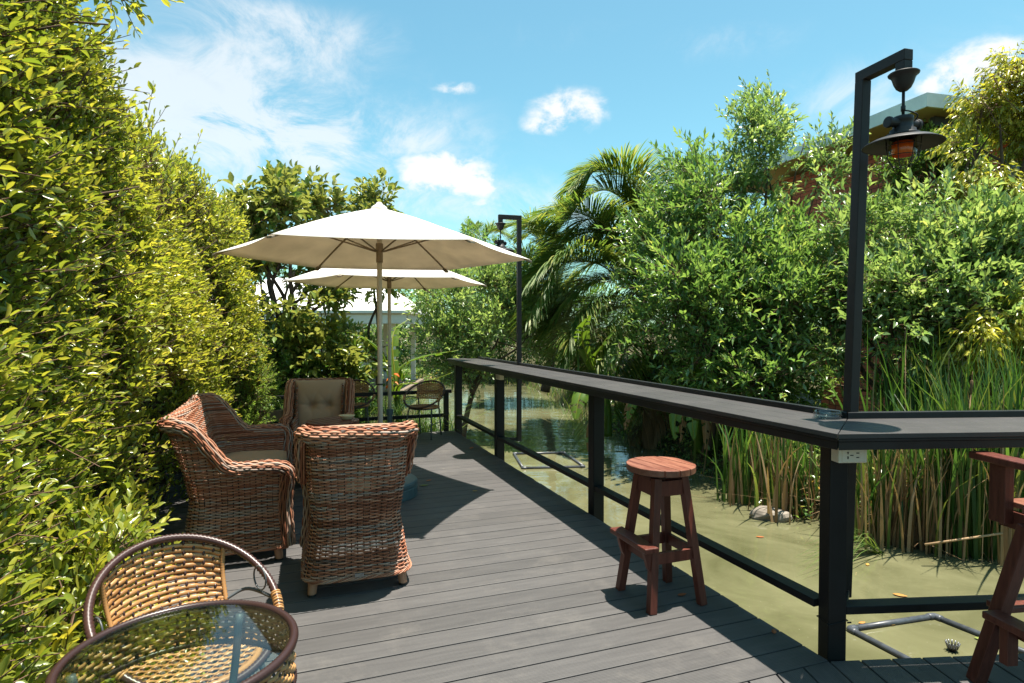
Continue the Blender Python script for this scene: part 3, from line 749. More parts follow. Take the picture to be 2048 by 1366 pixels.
    for k in range(K):
        a = 2 * math.pi * k / K + sd * 1.2; Nn = US * np.cos(a)[:, None] + VS * np.sin(a)[:, None]
        off = rr + .0055 * np.sin(math.pi * sd / .052 + math.pi * (k % 2)); paths.append((path + Nn * off[:, None], Nn))
    rimo = strands('rolled_rim', paths, .0135, .0085, M_wicker, t)
    m = MB(); m.tube(path, .036, 12); m.build('rim_core', M_brown, rimo, smooth=True)
    # bottom binding and legs
    zb = .098; Pb = outline(fa(.09) + .004, fyf(.09), fyb(.09) - .004, r, 120)[0]; pb = [np.array([p[0], p[1], zb]) for p in Pb] + [np.array([p[0], fyf(.09), zb]) for p in [Pb[-1]]]
    pth = []
    ring = np.array(pb + [np.array([x, fyf(.09), zb]) for x in np.linspace(fa(.09), -fa(.09), 40)])
    ds = np.arange(len(ring)) * .02
    for k in range(5):
        a = 2 * math.pi * k / 5 + ds * 30; nr = unit(np.column_stack([ring[:, :2], np.zeros(len(ring))])); pth.append((ring + nr * (.008 * np.cos(a))[:, None] + np.array([0, 0, 1]) * (.008 * np.sin(a))[:, None], nr))
    strands('bottom_binding', pth, .008, .006, M_wicker, body)
    for sx in (-1, 1):
        for y in (fyb(.09) + .085, .26):
            x = sx * (fa(.09) - .06); top = np.array([x, y, .125]); bot = np.array([x + sx * .012, y + (.012 if y > 0 else -.015), .008])
            m = MB(); P = [top + (bot - top) * q for q in np.linspace(0, 1, 31)]
            m.tube(P, [(.030 - .006 * q) + .0016 * math.cos(i * math.pi) for i, q in enumerate(np.linspace(0, 1, 31))], 12, rnd=.62)
            lg = m.build('leg', M_wicker, t, smooth=True)
            m = MB(); m.tube([bot + Zz * .004, bot - Zz * .008], .026, 12); m.build('foot_cap', M_slot, lg)
    m = MB(); m.box((0, fyb(.12) - .016, .118), (.052, .004, .022)); m.build('plate', M_metal, t, bevel=.001)
    def cushion(nm, cx, cy, cz, sx, sy, sz, tuft=False, lean=0.0):
        nu, nv = 44, 44; V = []; F = []
        tf = [(-.165 * sx * 2, -.04 * sy), (.165 * sx * 2, -.04 * sy)]
        for side in (1, -1):
            for j in range(nv + 1):
                for i in range(nu + 1):
                    a, b = i / nu * 2 - 1, j / nv * 2 - 1
                    e = (1 - abs(a) ** 5) ** .5 * (1 - abs(b) ** 5) ** .5; x = a * sx * (1 - .025 * (1 - abs(b)) ** 0 * b * b * 0); y = b * sy
                    z = side * (sz * (.30 + .70 * (1 - a * a * .45) * (1 - b * b * .45)) * e)
                    if tuft and side == 1:
                        for q, (tx, ty) in enumerate(tf):
                            rr2 = ((x - tx) ** 2 + (y - ty) ** 2); z -= .050 * math.exp(-rr2 / (2 * .030 ** 2)) + .024 * math.exp(-rr2 / (2 * .085 ** 2))
                            an = math.atan2(y - ty, x - tx); z -= .010 * math.exp(-math.sqrt(rr2) / .10) * (.5 + .5 * math.cos(7 * an + q)) ** 5
                            sg = -1 if q == 0 else 1
                            if sg * (x - tx) > 0: z -= .012 * math.exp(-((y - ty - .18 * abs(x - tx) * (1 if q == 0 else -.6)) / .012) ** 2) * math.exp(-abs(x - tx) / .14)
                        z -= .016 * math.exp(-((y - tf[0][1] + .012 * math.cos(x * 9)) / .018) ** 2) * (abs(x) < abs(tf[0][0]) + .03)
                    elif side == 1: z += .004 * math.sin(x * 13 + y * 7) * e + .003 * math.sin(y * 21 - x * 5) * e
                    V.append((x, y, z))
        q = (nu + 1) * (nv + 1)
        for sd_, o_ in ((0, 0), (1, q)):
            for j in range(nv):
                for i in range(nu):
                    f = (o_ + j * (nu + 1) + i, o_ + j * (nu + 1) + i + 1, o_ + (j + 1) * (nu + 1) + i + 1, o_ + (j + 1) * (nu + 1) + i); F.append(f if sd_ == 0 else f[::-1])
        c_, s_ = math.cos(lean), math.sin(lean)
        V2 = [(cx + x, cy + y * c_ - z * s_, cz + y * s_ + z * c_) for x, y, z in V]
        m = MB(); m.add(V2, F); o = m.build(nm, M_cushion, t, smooth=True)
        # piping
        B = []
        for a in np.linspace(0, 2 * math.pi, 80)[:-1]:
            ca, sa = math.cos(a), math.sin(a); x = sx * .985 * np.sign(ca) * abs(ca) ** .28; y = sy * .985 * np.sign(sa) * abs(sa) ** .28
            B.append((cx + x, cy + y * c_, cz + y * s_))
        m = MB(); m.tube(B, .006, 6, closed=True); m.build('piping', M_cushion, o, smooth=True)
    w_ = (2 * (half - .065)) / seat_cushions
    for k in range(seat_cushions):
        cushion('seat_cushion', -(half - .065) + w_ * (k + .5), .045, .445, w_ / 2 - .004, .275, .08)
    if back_cushion:
        cushion('back_cushion', 0, -.235, .712, half - .020, .285, .10, True, R(-76))
        for o in [c for c in t.children if c.name.startswith('back_cushion')]: pass
    return t
wick_group = 'woven wicker seating round the small table'
chair_a = wicker_seat('wicker_armchair', 'wicker armchair seen from behind, nearest the camera, its back to us', .275, .955, wick_group)
chair_b = copy_tree(chair_a)
tag(chair_b, 'wicker armchair facing us with a tufted taupe back cushion in view')
chair_a.location = LF(-2.47, .0 + 1.845, 0); chair_a.location = (-.985, 3.80, 0); chair_a.rotation_euler = (0, 0, ANG_U - R(2))
chair_b.location = (-1.975, 6.20, 0); chair_b.rotation_euler = (0, 0, ANG_U + math.pi - R(7))
sofa = wicker_seat('wicker_loveseat', 'wide wicker loveseat against the hedge, seen from its side with empty taupe seat', .77, .935, wick_group, seat_cushions=1, back_cushion=False, arm_h=.635, tall_corner=.02)
sofa.location = LI((0, 0)) and tuple(np.array([-1.475, 4.03, 0]) - U * .345 + Vv * .79); sofa.rotation_euler = (0, 0, ANG_U - math.pi / 2)

# ------------------------------------------------------------------ wooden pieces
def plank_disc(m, r, z0, z1, n, gap, ang=0.0, seg=40):
    w_ = 2 * r / n; ca, sa = math.cos(ang), math.sin(ang)
    for k in range(n):
        x0, x1 = -r + k * w_ + gap / 2, -r + (k + 1) * w_ - gap / 2
        x0, x1 = max(x0, -r * .999), min(x1, r * .999)
        xs = np.linspace(x0, x1, 12)
        up = [(x, math.sqrt(max(0, r * r - x * x))) for x in xs]; dn = [(x, -y) for x, y in up[::-1]]
        pts = up[::-1] + dn[::-1]
        pts = [p for i, p in enumerate(pts) if i == 0 or (abs(p[0] - pts[i - 1][0]) + abs(p[1] - pts[i - 1][1])) > 1e-5]
        pts = [(x * ca - y * sa, x * sa + y * ca) for x, y in pts]
        m.prism(pts, z0, z1 + random.uniform(-.0008, .0008))
def bar_stool():
    t = thing('bar_stool', 'round backless red wooden bar stool standing alone beside the long counter', 'stool', (.853, 3.475, 0), ANG_U)
    m = MB(); plank_disc(m, .194, .735, .772, 5,   .006, R(10)); m.build('seat', M_woodtop, t, bevel=.004)
    m = MB(); m.lathe([(.001, .716), (.10, .716), (.10, .730), (.184, .731), (.184, .7345), (.001, .7345)], 40); m.build('swivel_plate_dark_backing', M_black, t)  # swivel plate, plus a wider dark disc added to blacken the plank gaps
    T, Bt = .088, .165; zt = .712
    def leg_at(sx, sy, z): q = T + (Bt - T) * (1 - z / zt); return np.array([sx * q, sy * q, z])
    for sx in (-1, 1):
        for sy in (-1, 1):
            m = MB(); m.beam(leg_at(sx, sy, .0), leg_at(sx, sy, zt), .044, .044, up=(1, 0, 0)); m.build('leg', M_wood, t, bevel=.003)
    m = MB(); m.box((0, 0, .716 - .012), (.22, .12, .022)); m.build('top_cleat', M_wood, t, bevel=.003)
    for ax_, sg in ((0, -1), (0, 1), (1, -1), (1, 1)):
        for z, hh, nm in ((.655, .085, 'apron'), (.285, .062, 'stretcher')):
            q = T + (Bt - T) * (1 - z / zt); l = 2 * q - .046
            m = MB(); c = (sg * (q + .004), 0, z) if ax_ == 0 else (0, sg * (q + .004), z)
            m.box(c, (.024, l, hh) if ax_ == 0 else (l, .024, hh)); m.build(nm, M_wood, t, bevel=.002)
    xq = -(T + (Bt - T) * (1 - .33 / zt)) - .045
    m = MB(); m.box((xq - .006, 0, .352), (.085, .385, .030)); m.build('footrest', M_wood, t, bevel=.006)
    for sy in (-1, 1):
        m = MB(); y = sy * .135; pts = [(xq - .03, .336), (xq + .045, .336), (xq + .045, .19), (xq + .022, .20), (xq - .002, .24), (xq - .02, .30)]
        m.add([(x, y - .014, z) for x, z in pts] + [(x, y + .014, z) for x, z in pts], [tuple(range(6)), tuple(range(11, 5, -1))] + [(i, i + 6, (i + 1) % 6 + 6, (i + 1) % 6) for i in range(6)])
        m.build('footrest_bracket', M_wood, t, bevel=.002)
    return t
bar_stool()
def bar_chair():
    """local y runs towards the counter; the left side faces the open deck"""
    t = thing('bar_chair', 'red wooden bar chair with armrests at the right edge, partly cut off', 'bar chair', (2.415, 2.33, 0), ANG_R + R(4))
    sx0 = .27
    for sg in (-1, 1):
        m = MB(); m.beam((sg * .33, -.36, .0), (sg * .27, -.19, .735), .05, .062, up=(1, 0, 0)); m.build('leg', M_wood, t, bevel=.004)
        m = MB(); m.beam((sg * .33, .36, .0), (sg * .27, .19, .735), .05, .062, up=(1, 0, 0)); m.build('leg', M_wood, t, bevel=.004)
        m = MB(); m.box((sg * .285, .09, .985), (.085, .66, .032)); m.build('armrest', M_wood, t, bevel=.005)
        m = MB(); m.box((sg * .285, .30, .845), (.045, .075, .25)); m.build('arm_post', M_wood, t, bevel=.003)
        m = MB(); m.box((sg * .285, -.10, .81), (.045, .07, .32)); m.build('arm_post', M_wood, t, bevel=.003)
        m = MB(); m.box((sg * .30, 0, .30), (.03, .55, .06)); m.build('stretcher', M_wood, t, bevel=.002)
        m = MB(); m.box((sg * .248, .06, .735), (.028, .54, .075)); m.build('seat_rail', M_wood, t, bevel=.002)
    m = MB()
    for k in range(5): m.box((0, -.16 + k * .108, .787 + k * .003), (.56 if k not in (0, 4) else .50, .100, .024))
    m.build('seat', M_woodtop, t, bevel=.003)
    m = MB(); m.box((-.365, .03, .345), (.085, .47, .032)); m.build('footrest', M_wood, t, bevel=.006)
    m = MB(); m.box((0, .345, .33), (.52, .085, .03)); m.build('footrest', M_wood, t, bevel=.006)
    for y in (-.16, .19):
        m = MB(); m.box((-.355, y, .25), (.05, .04, .16)); m.build('footrest_bracket', M_wood, t, bevel=.003)
    m = MB()
    for k in range(5): m.beam((-.2 + k * .1, -.24, .80), (-.2 + k * .1, -.36, 1.32), .075, .022, up=(1, 0, 0))
    m.beam((-.26, -.225, .86), (.26, -.225, .86), .03, .07); m.beam((-.26, -.325, 1.25), (.26, -.325, 1.25), .03, .07); m.build('backrest', M_wood, t, bevel=.002)
bar_chair()
def side_table():
    t = thing('side_table', 'small round red wooden side table between the wicker armchairs', 'table', (-1.50, 5.08, 0), ANG_U)
    m = MB(); plank_disc(m, .215, .735, .772, 7, .004, R(25)); m.build('table_top', M_wood, t, bevel=.003)
    for k in range(4):
        a = R(45 + 90 * k); m = MB(); m.beam((.175 * math.cos(a), .175 * math.sin(a), 0), (.13 * math.cos(a), .13 * math.sin(a), .734), .042, .042, up=(1, 0, 0)); m.build('leg', M_wood, t, bevel=.003)
    m = MB()
    for a in (R(45), R(135)): m.beam((.125 * math.cos(a), .125 * math.sin(a), .33 + .002 * a), (-.125 * math.cos(a), -.125 * math.sin(a), .33 + .002 * a), .035, .045)
    m.build('brace', M_wood, t, bevel=.002)
side_table()
o = MB().lathe([(.001, 0), (.030, .0), (.034, .006), (.056, .026), (.062, .034), (.060, .036), (.052, .028), (.028, .012), (.001, .010)], 32).build('shell_bowl', M_bread, smooth=True)
o.location = (-1.40, 5.14, .7735); o.scale = (1.15, .8, 1); tag(o, 'small cream bowl on the round red side table', 'bowl')

# ------------------------------------------------------------------ bistro set
def bistro_chair(label):
    t = thing('bistro_chair', label, 'chair', (0, 0, 0), 0, 'cane bistro chairs on the deck')
    hoop = lambda a: np.array([.285 * math.cos(a), -.02 - .27 * math.sin(a), .605 + .165 * math.sin(a)])
    # wrapped hoop: back, arms and front in one ring
    A = np.linspace(0, 2 * math.pi, 261)[:-1]; P = [hoop(a) for a in A]
    m = MB(); m.tube(P, [.0135 + .0018 * math.cos(i * math.pi) for i in range(len(P))], 10, closed=True, rnd=.9); m.build('hoop', M_brown, t, smooth=True)
    # woven back panel hung from the rear of the hoop
    def back(s, h):      # s in -1..1 across, h in 0..1 from the hem up to the hoop
        a = math.pi / 2 - s * R(46); top = hoop(a); zl = .525 + .035 * s * s * 0
        b = np.array([top[0] * .90, top[1] * .72, zl]); p = b + (top - b) * h; p[1] -= .018 * math.sin(math.pi * h); return p
    ss = np.linspace(-1, 1, 43)
    rowp = []; nr = 12; e = 1e-3
    def nrm(f, s, h):
        du = f(s + e, h) - f(s - e, h); dv = f(s, h + e) - f(s, h - e); return unit(np.cross(du, dv))
    stakes_n = 13
    for k in range(nr):
        h = (k + .5) / (nr + 1.2); pts = []; ns = []
        for s in ss:
            n_ = nrm(back, s, h); ph = (s + 1) / 2 * stakes_n * math.pi + k * math.pi
            pts.append(back(s, h) - n_ * .0030 * math.sin(ph)); ns.append(-n_)
        rowp.append((np.array(pts), np.array(ns)))
    pan = strands('back_panel', rowp, .0162, .0065, M_tan, t)
    colp = []
    for q in range(stakes_n + 1):
        s = -1 + 2 * q / stakes_n
        s = np.clip(s, -.97, .97); hh = np.linspace(0, 1.0, 49); pts = []; ns = []
        for h in hh:
            n_ = nrm(back, s, h); ph = h * (nr + 1.2) * math.pi; pts.append(back(s, h) - n_ * .0035 * math.cos(ph + q * math.pi)); ns.append(-n_)
        colp.append((np.array(pts), np.array(ns)))
    strands('upright_strips', colp, .0098, .005, M_brown, pan)
    m = MB()
    for s in (-1, 1): m.tube([back(s, h) for h in np.linspace(0, .94, 40)], [.0085 + .0012 * math.cos(i * math.pi) for i in range(40)], 8, rnd=.4)
    m.tube([back(s, .0) for s in np.linspace(-1, 1, 60)], [.0075 + .0012 * math.cos(i * math.pi) for i in range(60)], 8, rnd=.1); m.build('panel_binding', M_tan, pan, smooth=True)
    # woven seat
    sr = .205; zs = .435
    def seat_pt(x, y): return np.array([x, y, zs - .012 * (1 - (x * x + (y - .01) ** 2) / sr ** 2)])
    sp = []; rows_n = 20
    for k in range(rows_n):
        y = -sr + (k + .5) * 2 * sr / rows_n; hw = math.sqrt(sr * sr - y * y) * 1.0; xs = np.arange(-hw, hw + .006, .0075)
        ph = xs / .027 * math.pi + k * math.pi
        sp.append((np.array([seat_pt(x, y) + Zz * .004 * math.sin(p) for x, p in zip(xs, ph)]), np.tile([0, 0, 1.0], (len(xs), 1))))
    st = strands('seat', sp, .0155, .006, M_tan, t)
    cp = []
    for k in range(15):
        x = (k - 7) * .027; hw = math.sqrt(max(0, sr * sr - x * x)); ys = np.arange(-hw, hw + .004, .005)
        ph = (ys + sr) / (2 * sr / rows_n) * math.pi; cp.append((np.array([seat_pt(x, y) - Zz * .003 * math.cos(p + math.pi * k) for y, p in zip(ys, ph)]), np.tile([0, 0, 1.0], (len(ys), 1))))
    strands('seat_strips', cp, .0105, .005, M_brown, st)
    m = MB(); m.tube([(sr * math.cos(a), sr * math.sin(a), zs - .004) for a in np.linspace(0, 2 * math.pi, 97)[:-1]], [.0125 + .0015 * math.cos(i * math.pi) for i in range(96)], 8, closed=True, rnd=.5); m.build('seat_rim', M_tan, st, smooth=True)
    # steel legs and side scrolls
    for sx in (-1, 1):
        bt = back(sx * .82, .05)
        m = MB(); m.tube(spline([back(sx * .9, .02), (bt[0] * 1.02, bt[1] + .004, .49), (bt[0] * 1.0, bt[1] + .01, .44), (bt[0] * 1.06, bt[1] - .05, .0)], 24), .0105, 10); m.build('leg', M_steel, t, smooth=True)
        m = MB(); m.tube(spline([(sx * .17, .10, .425), (sx * .185, .14, .30), (sx * .20, .185, .0)], 14), .0105, 10); m.build('leg', M_steel, t, smooth=True)
        m = MB(); m.tube(spline([back(sx * .95, .0), np.array([sx * .25, -.12, .555]), np.array([sx * .272, .02, .555]), hoop(math.pi / 2 - sx * R(112)) + np.array([0, -.02, .01])], 20), .0065, 8)
        c = np.array([sx * .262, -.045, .612]); m.tube([c + np.array([0, math.cos(a) * .043, math.sin(a) * .043]) for a in np.linspace(0, 2 * math.pi, 25)[:-1]], .0032, 6, closed=True); m.build('side_scroll', M_steel, t, smooth=True)
        P = [hoop(math.pi / 2 - sx * R(q)) for q in np.linspace(100, 122, 26)]
        m = MB()
        for q in range(9):
            c_ = P[2 + int(q * 2.6)]; d_ = unit(P[3 + int(q * 2.6)] - P[1 + int(q * 2.6)]); m.tube([c_ - d_ * .0042, c_ - d_ * .002, c_ + d_ * .002, c_ + d_ * .0042], [.0145, .0178, .0178, .0145], 10)
        m.build('arm_wrap', M_tan, t, smooth=True)
        m = MB(); m.tube([(sx * .185, -.165, .20), (sx * .19, .165, .20)], .006, 8); m.build('stretcher', M_steel, t, smooth=True)
    m = MB(); m.tube([(.204 * math.cos(a), .204 * math.sin(a), zs - .022) for a in np.linspace(0, 2 * math.pi, 49)[:-1]], .008, 8, closed=True); m.build('seat_ring', M_steel, t, smooth=True)
    return t
near_chair = bistro_chair('cane bistro chair nearest the camera, tucked under the glass table')
far1 = copy_tree(near_chair); tag(far1, 'far cane bistro chair turned sideways beside the end of the long counter')
far2 = copy_tree(near_chair); tag(far2, 'far cane bistro chair half hidden behind the tufted wicker armchair')
def face(o, x, y, dx, dy): o.location = (x, y, 0); o.rotation_euler = (0, 0, math.atan2(-dx, dy))
face(near_chair, -1.075, 2.03, .78, -.63)
face(far1, -1.25, 8.60, -.30, -.95)
face(far2, -2.27, 8.75, .25, -.97)
def glass_table():
    t = thing('glass_table', 'round glass table with a woven cane rim at the lower left', 'table', (-.850, 1.550, 0))
    z = .72; r = .272
    m = MB(); m.lathe([(.001, z - .006), (r - .012, z - .006), (r - .010, z - .003), (r - .012, z), (.001, z)], 96); m.build('glass_top', M_glass, t, smooth=False)
    A = np.linspace(0, 2 * math.pi, 321)[:-1]
    m = MB(); m.tube([(r * math.cos(a), r * math.sin(a), z - .004) for a in A], [.0108 + .0012 * math.cos(i * math.pi) for i in range(320)], 10, closed=True, rnd=.35); m.build('rim', M_brown, t, smooth=True)
    pth = []
    for k in range(6):
        zz = z - .020 - k * .0155; ph = A / (2 * math.pi) * 64 * math.pi + k * math.pi; rr = r - .002 + .004 * np.sin(ph); rr = np.append(rr, rr[0]); aa = np.append(A, 0)
        pth.append((np.column_stack([rr * np.cos(aa), rr * np.sin(aa), np.full(321, zz)]), np.column_stack([np.cos(aa), np.sin(aa), np.zeros(321)])))
    ap = strands('apron', pth, .0135, .006, M_tan, t)
    cp = []
    for k in range(64):
        a = 2 * math.pi * (k + .5) / 64; zs = np.linspace(z - .008, z - .115, 25); q = np.arange(25)
        rr = r - .002 + .0036 * np.sin((z - .020 - zs) / .0155 * math.pi + math.pi / 2 + k * math.pi); n_ = np.array([math.cos(a), math.sin(a), 0])
        cp.append((np.column_stack([rr * math.cos(a), rr * math.sin(a), zs]), np.tile(n_, (25, 1))))
    strands('apron_strips', cp, .011, .005, M_brown, ap)
    m = MB(); m.tube([((r - .002) * math.cos(a), (r - .002) * math.sin(a), z - .118) for a in A], [.0085 + .0012 * math.cos(i * math.pi) for i in range(320)], 8, closed=True, rnd=.2); m.build('apron_hem', M_brown, ap, smooth=True)
    for k in range(3):
        a = R(80 + 120 * k); m = MB(); d = np.array([math.cos(a), math.sin(a), 0])
        m.tube(spline([d * (r - .03) + Zz * (z - .02), d * .20 + Zz * .5, d * .10 + Zz * .33, d * .18 + Zz * .12, d * .26], 30), .011, 10); m.build('leg', M_steel, t, smooth=True)
    m = MB(); m.tube([(.10 * math.cos(a), .10 * math.sin(a), .33) for a in np.linspace(0, 2 * math.pi, 33)[:-1]], .006, 8, closed=True); m.build('leg_ring', M_steel, t, smooth=True)
    for k in range(3):
        a = R(20 + 120 * k); m = MB(); m.lathe([(.001, 0), (.012, 0), (.012, .003), (.001, .003)], 16, c=((r - .028) * math.cos(a), (r - .028) * math.sin(a), z + .0005)); m.build('glass_pad', M_ash, t)
glass_table()

# ------------------------------------------------------------------ small things
pa = atz(1655, 836, CT)
o = MB().lathe([(.001, .004), (.050, .004), (.056, .010), (.058, .030), (.060, .036), (.064, .036), (.066, .030), (.064, .004), (.060, 0), (.001, 0)], 48).build('ashtray', M_ash, smooth=True)
o.location = (pa[0], pa[1], CT + .0005); tag(o, 'round clear glass ashtray on the counter corner beside the lamp post', 'ashtray')
def pipe_frame(label, pts):
    m = MB(); P = [np.array([*p[:2], WATER + .012]) for p in pts]; n = len(P)
    t = thing('floating_pipe_frame', label, 'pipe frame', (P[0][0], P[0][1], WATER), 0)
    for i in range(n):
        a, b = P[i], P[(i + 1) % n]; d = unit(b - a); m = MB(); m.tube([a + d * .04, b - d * .04], .022, 12); m.build('pipe', M_pvc, t, smooth=True, world=True)
        c = P[(i + 1) % n]; e = unit(P[(i + 2) % n] - c); m = MB(); m.tube(spline([b - d * .055, b - d * .012, c + e * .012, c + e * .055], 9), .0265, 12); m.build('elbow', M_pvc, t, smooth=True, world=True)
pipe_frame('square frame of dark pipe floating on the pond beyond the second railing post', [atz(x, y, WATER) for x, y in ((1028, 909), (1128, 907), (1168, 935), (1046, 938))])
qa, qb = atz(1699, 1262, WATER), atz(1868, 1236, WATER); qd = atz(1802, 1316, WATER); qc = qb + (atz(1986, 1283, WATER) - qb) * 1.0
dd = unit(qd - qa); qd = qa + dd * 1.0; qc = qb + unit(qc - qb) * 1.0
pipe_frame('frame of grey pipe floating beside the deck under the short railing', [qa, qb, qc, qd])
def spray_nozzle():
    p = atz(1905, 1302, WATER); t = thing('spray_nozzle', 'small metal crown of prongs poking out of the water by the deck', 'nozzle', p)
    m = MB(); m.lathe([(.001, -.05), (.022, -.05), (.022, .012), (.030, .018), (.034, .028), (.001, .028)], 20); m.build('stem', M_black, t)
    for k in range(12):
        a = 2 * math.pi * k / 12; m = MB(); d = np.array([math.cos(a), math.sin(a), 0]); m.tube([d * .028 + Zz * .022, d * .040 + Zz * .060], .0046, 8); m.build('prong', M_metal, t, smooth=True)
spray_nozzle()
def rock(x, y, z, s, label, seed):
    g = np.random.default_rng(seed); m = MB(); V = []; F = []; a_, b_ = 18, 12
    for j in range(b_ + 1):
        for i in range(a_):
            th, ph = math.pi * j / b_, 2 * math.pi * i / a_; V.append([math.sin(th) * math.cos(ph), math.sin(th) * math.sin(ph), math.cos(th)])
    V = np.array(V); V = V * (1 + .22 * n3(V, 2.2, seed) + .10 * n3(V, 5, seed + 1))[:, None] * np.array(s)
    for j in range(b_):
        for i in range(a_): F.append((j * a_ + i, j * a_ + (i + 1) % a_, (j + 1) * a_ + (i + 1) % a_, (j + 1) * a_ + i)[::-1])
    m.add(V, F); o = m.build('rock', M_rock); o.location = (x, y, z); tag(o, label, 'rock')
p = atz(1545, 1042, WATER); rock(p[0], p[1] + .1, WATER + .02, (.20, .16, .11), 'grey brown rock at the waterline below the reeds', 5)
p = atz(1740, 1042, WATER); rock(p[0] + .1, p[1] + .25, WATER + .02, (.22, .15, .09), 'flat low rock on the bank behind the corner post', 9)
def fallen(label, p, size, rot, rnd, curl=.25):
    V = []; n = 7
    for i in range(n):
        u = i / (n - 1); w_ = math.sin(math.pi * min(.98, u + .02)) ** .7 * .24
        for s in (-1, 0, 1): V.append(np.array([(u - .5), s * w_, curl * ((u - .5) ** 2) * .8 + abs(s) * w_ * curl * .9]) * size)
    F = []
    for i in range(n - 1):
        for s in (0, 1): F.append((i * 3 + s, i * 3 + s + 1, (i + 1) * 3 + s + 1, (i + 1) * 3 + s))
    m = MB(); m.add(V, F, rnd); o = m.build('fallen_leaf', LM_fallen, smooth=True); o.location = (p[0], p[1], p[2] + .004); o.rotation_euler = (0, 0, rot); o['label'] = label; o['category'] = 'leaf'
    s_ = o.modifiers.new('thick', 'SOLIDIFY'); s_.thickness = .0008
fallen('dry orange leaf on the deck under the bar stool', atz(1364, 1191), .06, .4, .0)
fallen('small red brown leaf on the deck edge near the corner post', atz(1548, 1265), .05, 1.2, .02)
fallen('green fallen leaf on the deck in the umbrella shade', atz(848, 972), .085, .2, 1.0)
fallen('tiny pale leaf on the deck at the tip of the umbrella shade', atz(950, 983), .05, .1, .6)
fallen('brown leaf on the deck just beyond the green fallen leaf', atz(858, 962), .07, .9, .05)
fallen('curved orange leaf floating on the pond right of the corner post', atz(1800, 1192, WATER), .10, -.5, .3)
fallen('yellow leaf floating inside the pipe frame by the deck', atz(1780, 1250, WATER), .09, .0, .6)
fallen('small orange leaf caught on the corner of the near pipe frame', atz(1724, 1247, WATER), .06, .3, .3)
fallen('slim green leaf floating by the far side of the near pipe frame', atz(1966, 1281, WATER), .10, -.5, 1.0)
fallen('small yellow leaf floating in the pond right of the bar stool', atz(1500, 1130, WATER), .07, .7, .6)
fallen('brown leaf floating in front of the grey rock', atz(1520, 1075, WATER), .08, -.2, .05)
fallen('pale leaf floating between the corner post and the reeds', atz(1735, 1130, WATER), .06, 1.0, .5)
fallen('red leaf on the deck below the far long counter', atz(943, 897), .10, 1.3, .0)

# ------------------------------------------------------------------ buildings
def brick_house():
    """its near corner, the left wall running away to the back left, the front wall to the right"""
    c = np.array([7.2, 10.9, 0]); a = unit(np.array([-.24, .97, 0])); b = np.array([a[1], -a[0], 0])
    t = thing('brick_house', 'red brick house with a flat overhanging roof behind the trees on the right', 'house', (7.2, 10.9, -.2))
    m = MB(); m.box(c + a * 1.9 + b * 3 + Zz * 3.78, (6, 3.8, 2.44), (b, a, Zz)); m.build('wall', M_brick, t, world=True)
    m = MB(); m.box(c + a * 1.9 + b * 3 + Zz * 2.51, (6.1, 3.9, .10), (b, a, Zz)); m.build('floor_beam', M_darkbeam, t, world=True)
    m = MB(); m.box(np.array([6.75, 11.75, 1.1]), (.98, .98, 2.72), (b, a, Zz)); m.build('pier', M_brick, t, world=True)
    m = MB(); m.box(c + a * 2.7 + b * 5.2 + Zz * 1.1, (.98, .98, 2.72), (b, a, Zz)); m.build('pier', M_brick, t, world=True)
    e = c - a * .95 - b * .85; zt = 5.24
    m = MB(); m.box(e + a * 3.2 + b * 4.2 + Zz * (zt - .10), (8.2, 6.2, .06), (b, a, Zz)); rf = m.build('roof', M_soffit, t, world=True)
    m = MB()
    for q, (ax, ln, wd) in enumerate(((a, 6.4, 8.4), (b, 8.4, 6.4))):
        n = 5
        for k in range(n):
            p = e + ax * (ln / n * (k + .5)); m.box(p + Zz * (zt - .06) + (b if q == 0 else a) * .02, (ln / n - .008, .035, .22), (ax, np.cross(Zz, ax), Zz))
    m.build('fascia', M_fascia, rf, world=True)
    m = MB(); m.box(e + a * .35 + b * 4.3 + Zz * (zt - .26), (7.6, .09, .16), (b, a, Zz)); m.box(e + a * .62 + b * 4.3 + Zz * (zt - .24), (7.6, .06, .12), (b, a, Zz))
    for k in range(6): m.box(e + a * .5 + b * (1.2 + k * 1.2) + Zz * (zt - .17), (.06, .85, .10), (b, a, Zz))
    m.build('eave_beam', M_darkbeam, rf, world=True)
    m = MB(); m.beam(c + b * .7 - a * .02 + Zz * 3.1, c + b * .1 - a * .8 + Zz * 4.7, .08, .10); m.build('eave_brace', M_darkbeam, rf, world=True)
    # a window in the front wall
    f = c + b * 2.6 - a * .003 + Zz * 3.9
    m = MB()
    for dx, dz, sx, sz in ((0, .72, 1.3, .07), (0, -.72, 1.3, .07), (-.62, 0, .07, 1.37), (.62, 0, .07, 1.37), (0, 0, .05, 1.37)): m.box(f + b * dx + Zz * dz - a * (.02 + .001 * abs(dx)), (sx, .06, sz), (b, a, Zz))
    wn = m.build('window', M_darkbeam, t, world=True)
    m = MB(); m.box(f - a * .004, (1.2, .012, 1.36), (b, a, Zz)); m.build('pane', mat('dark_window_glass', (.02, .03, .035), rough=.06, spec=.6), wn, world=True)
brick_house()
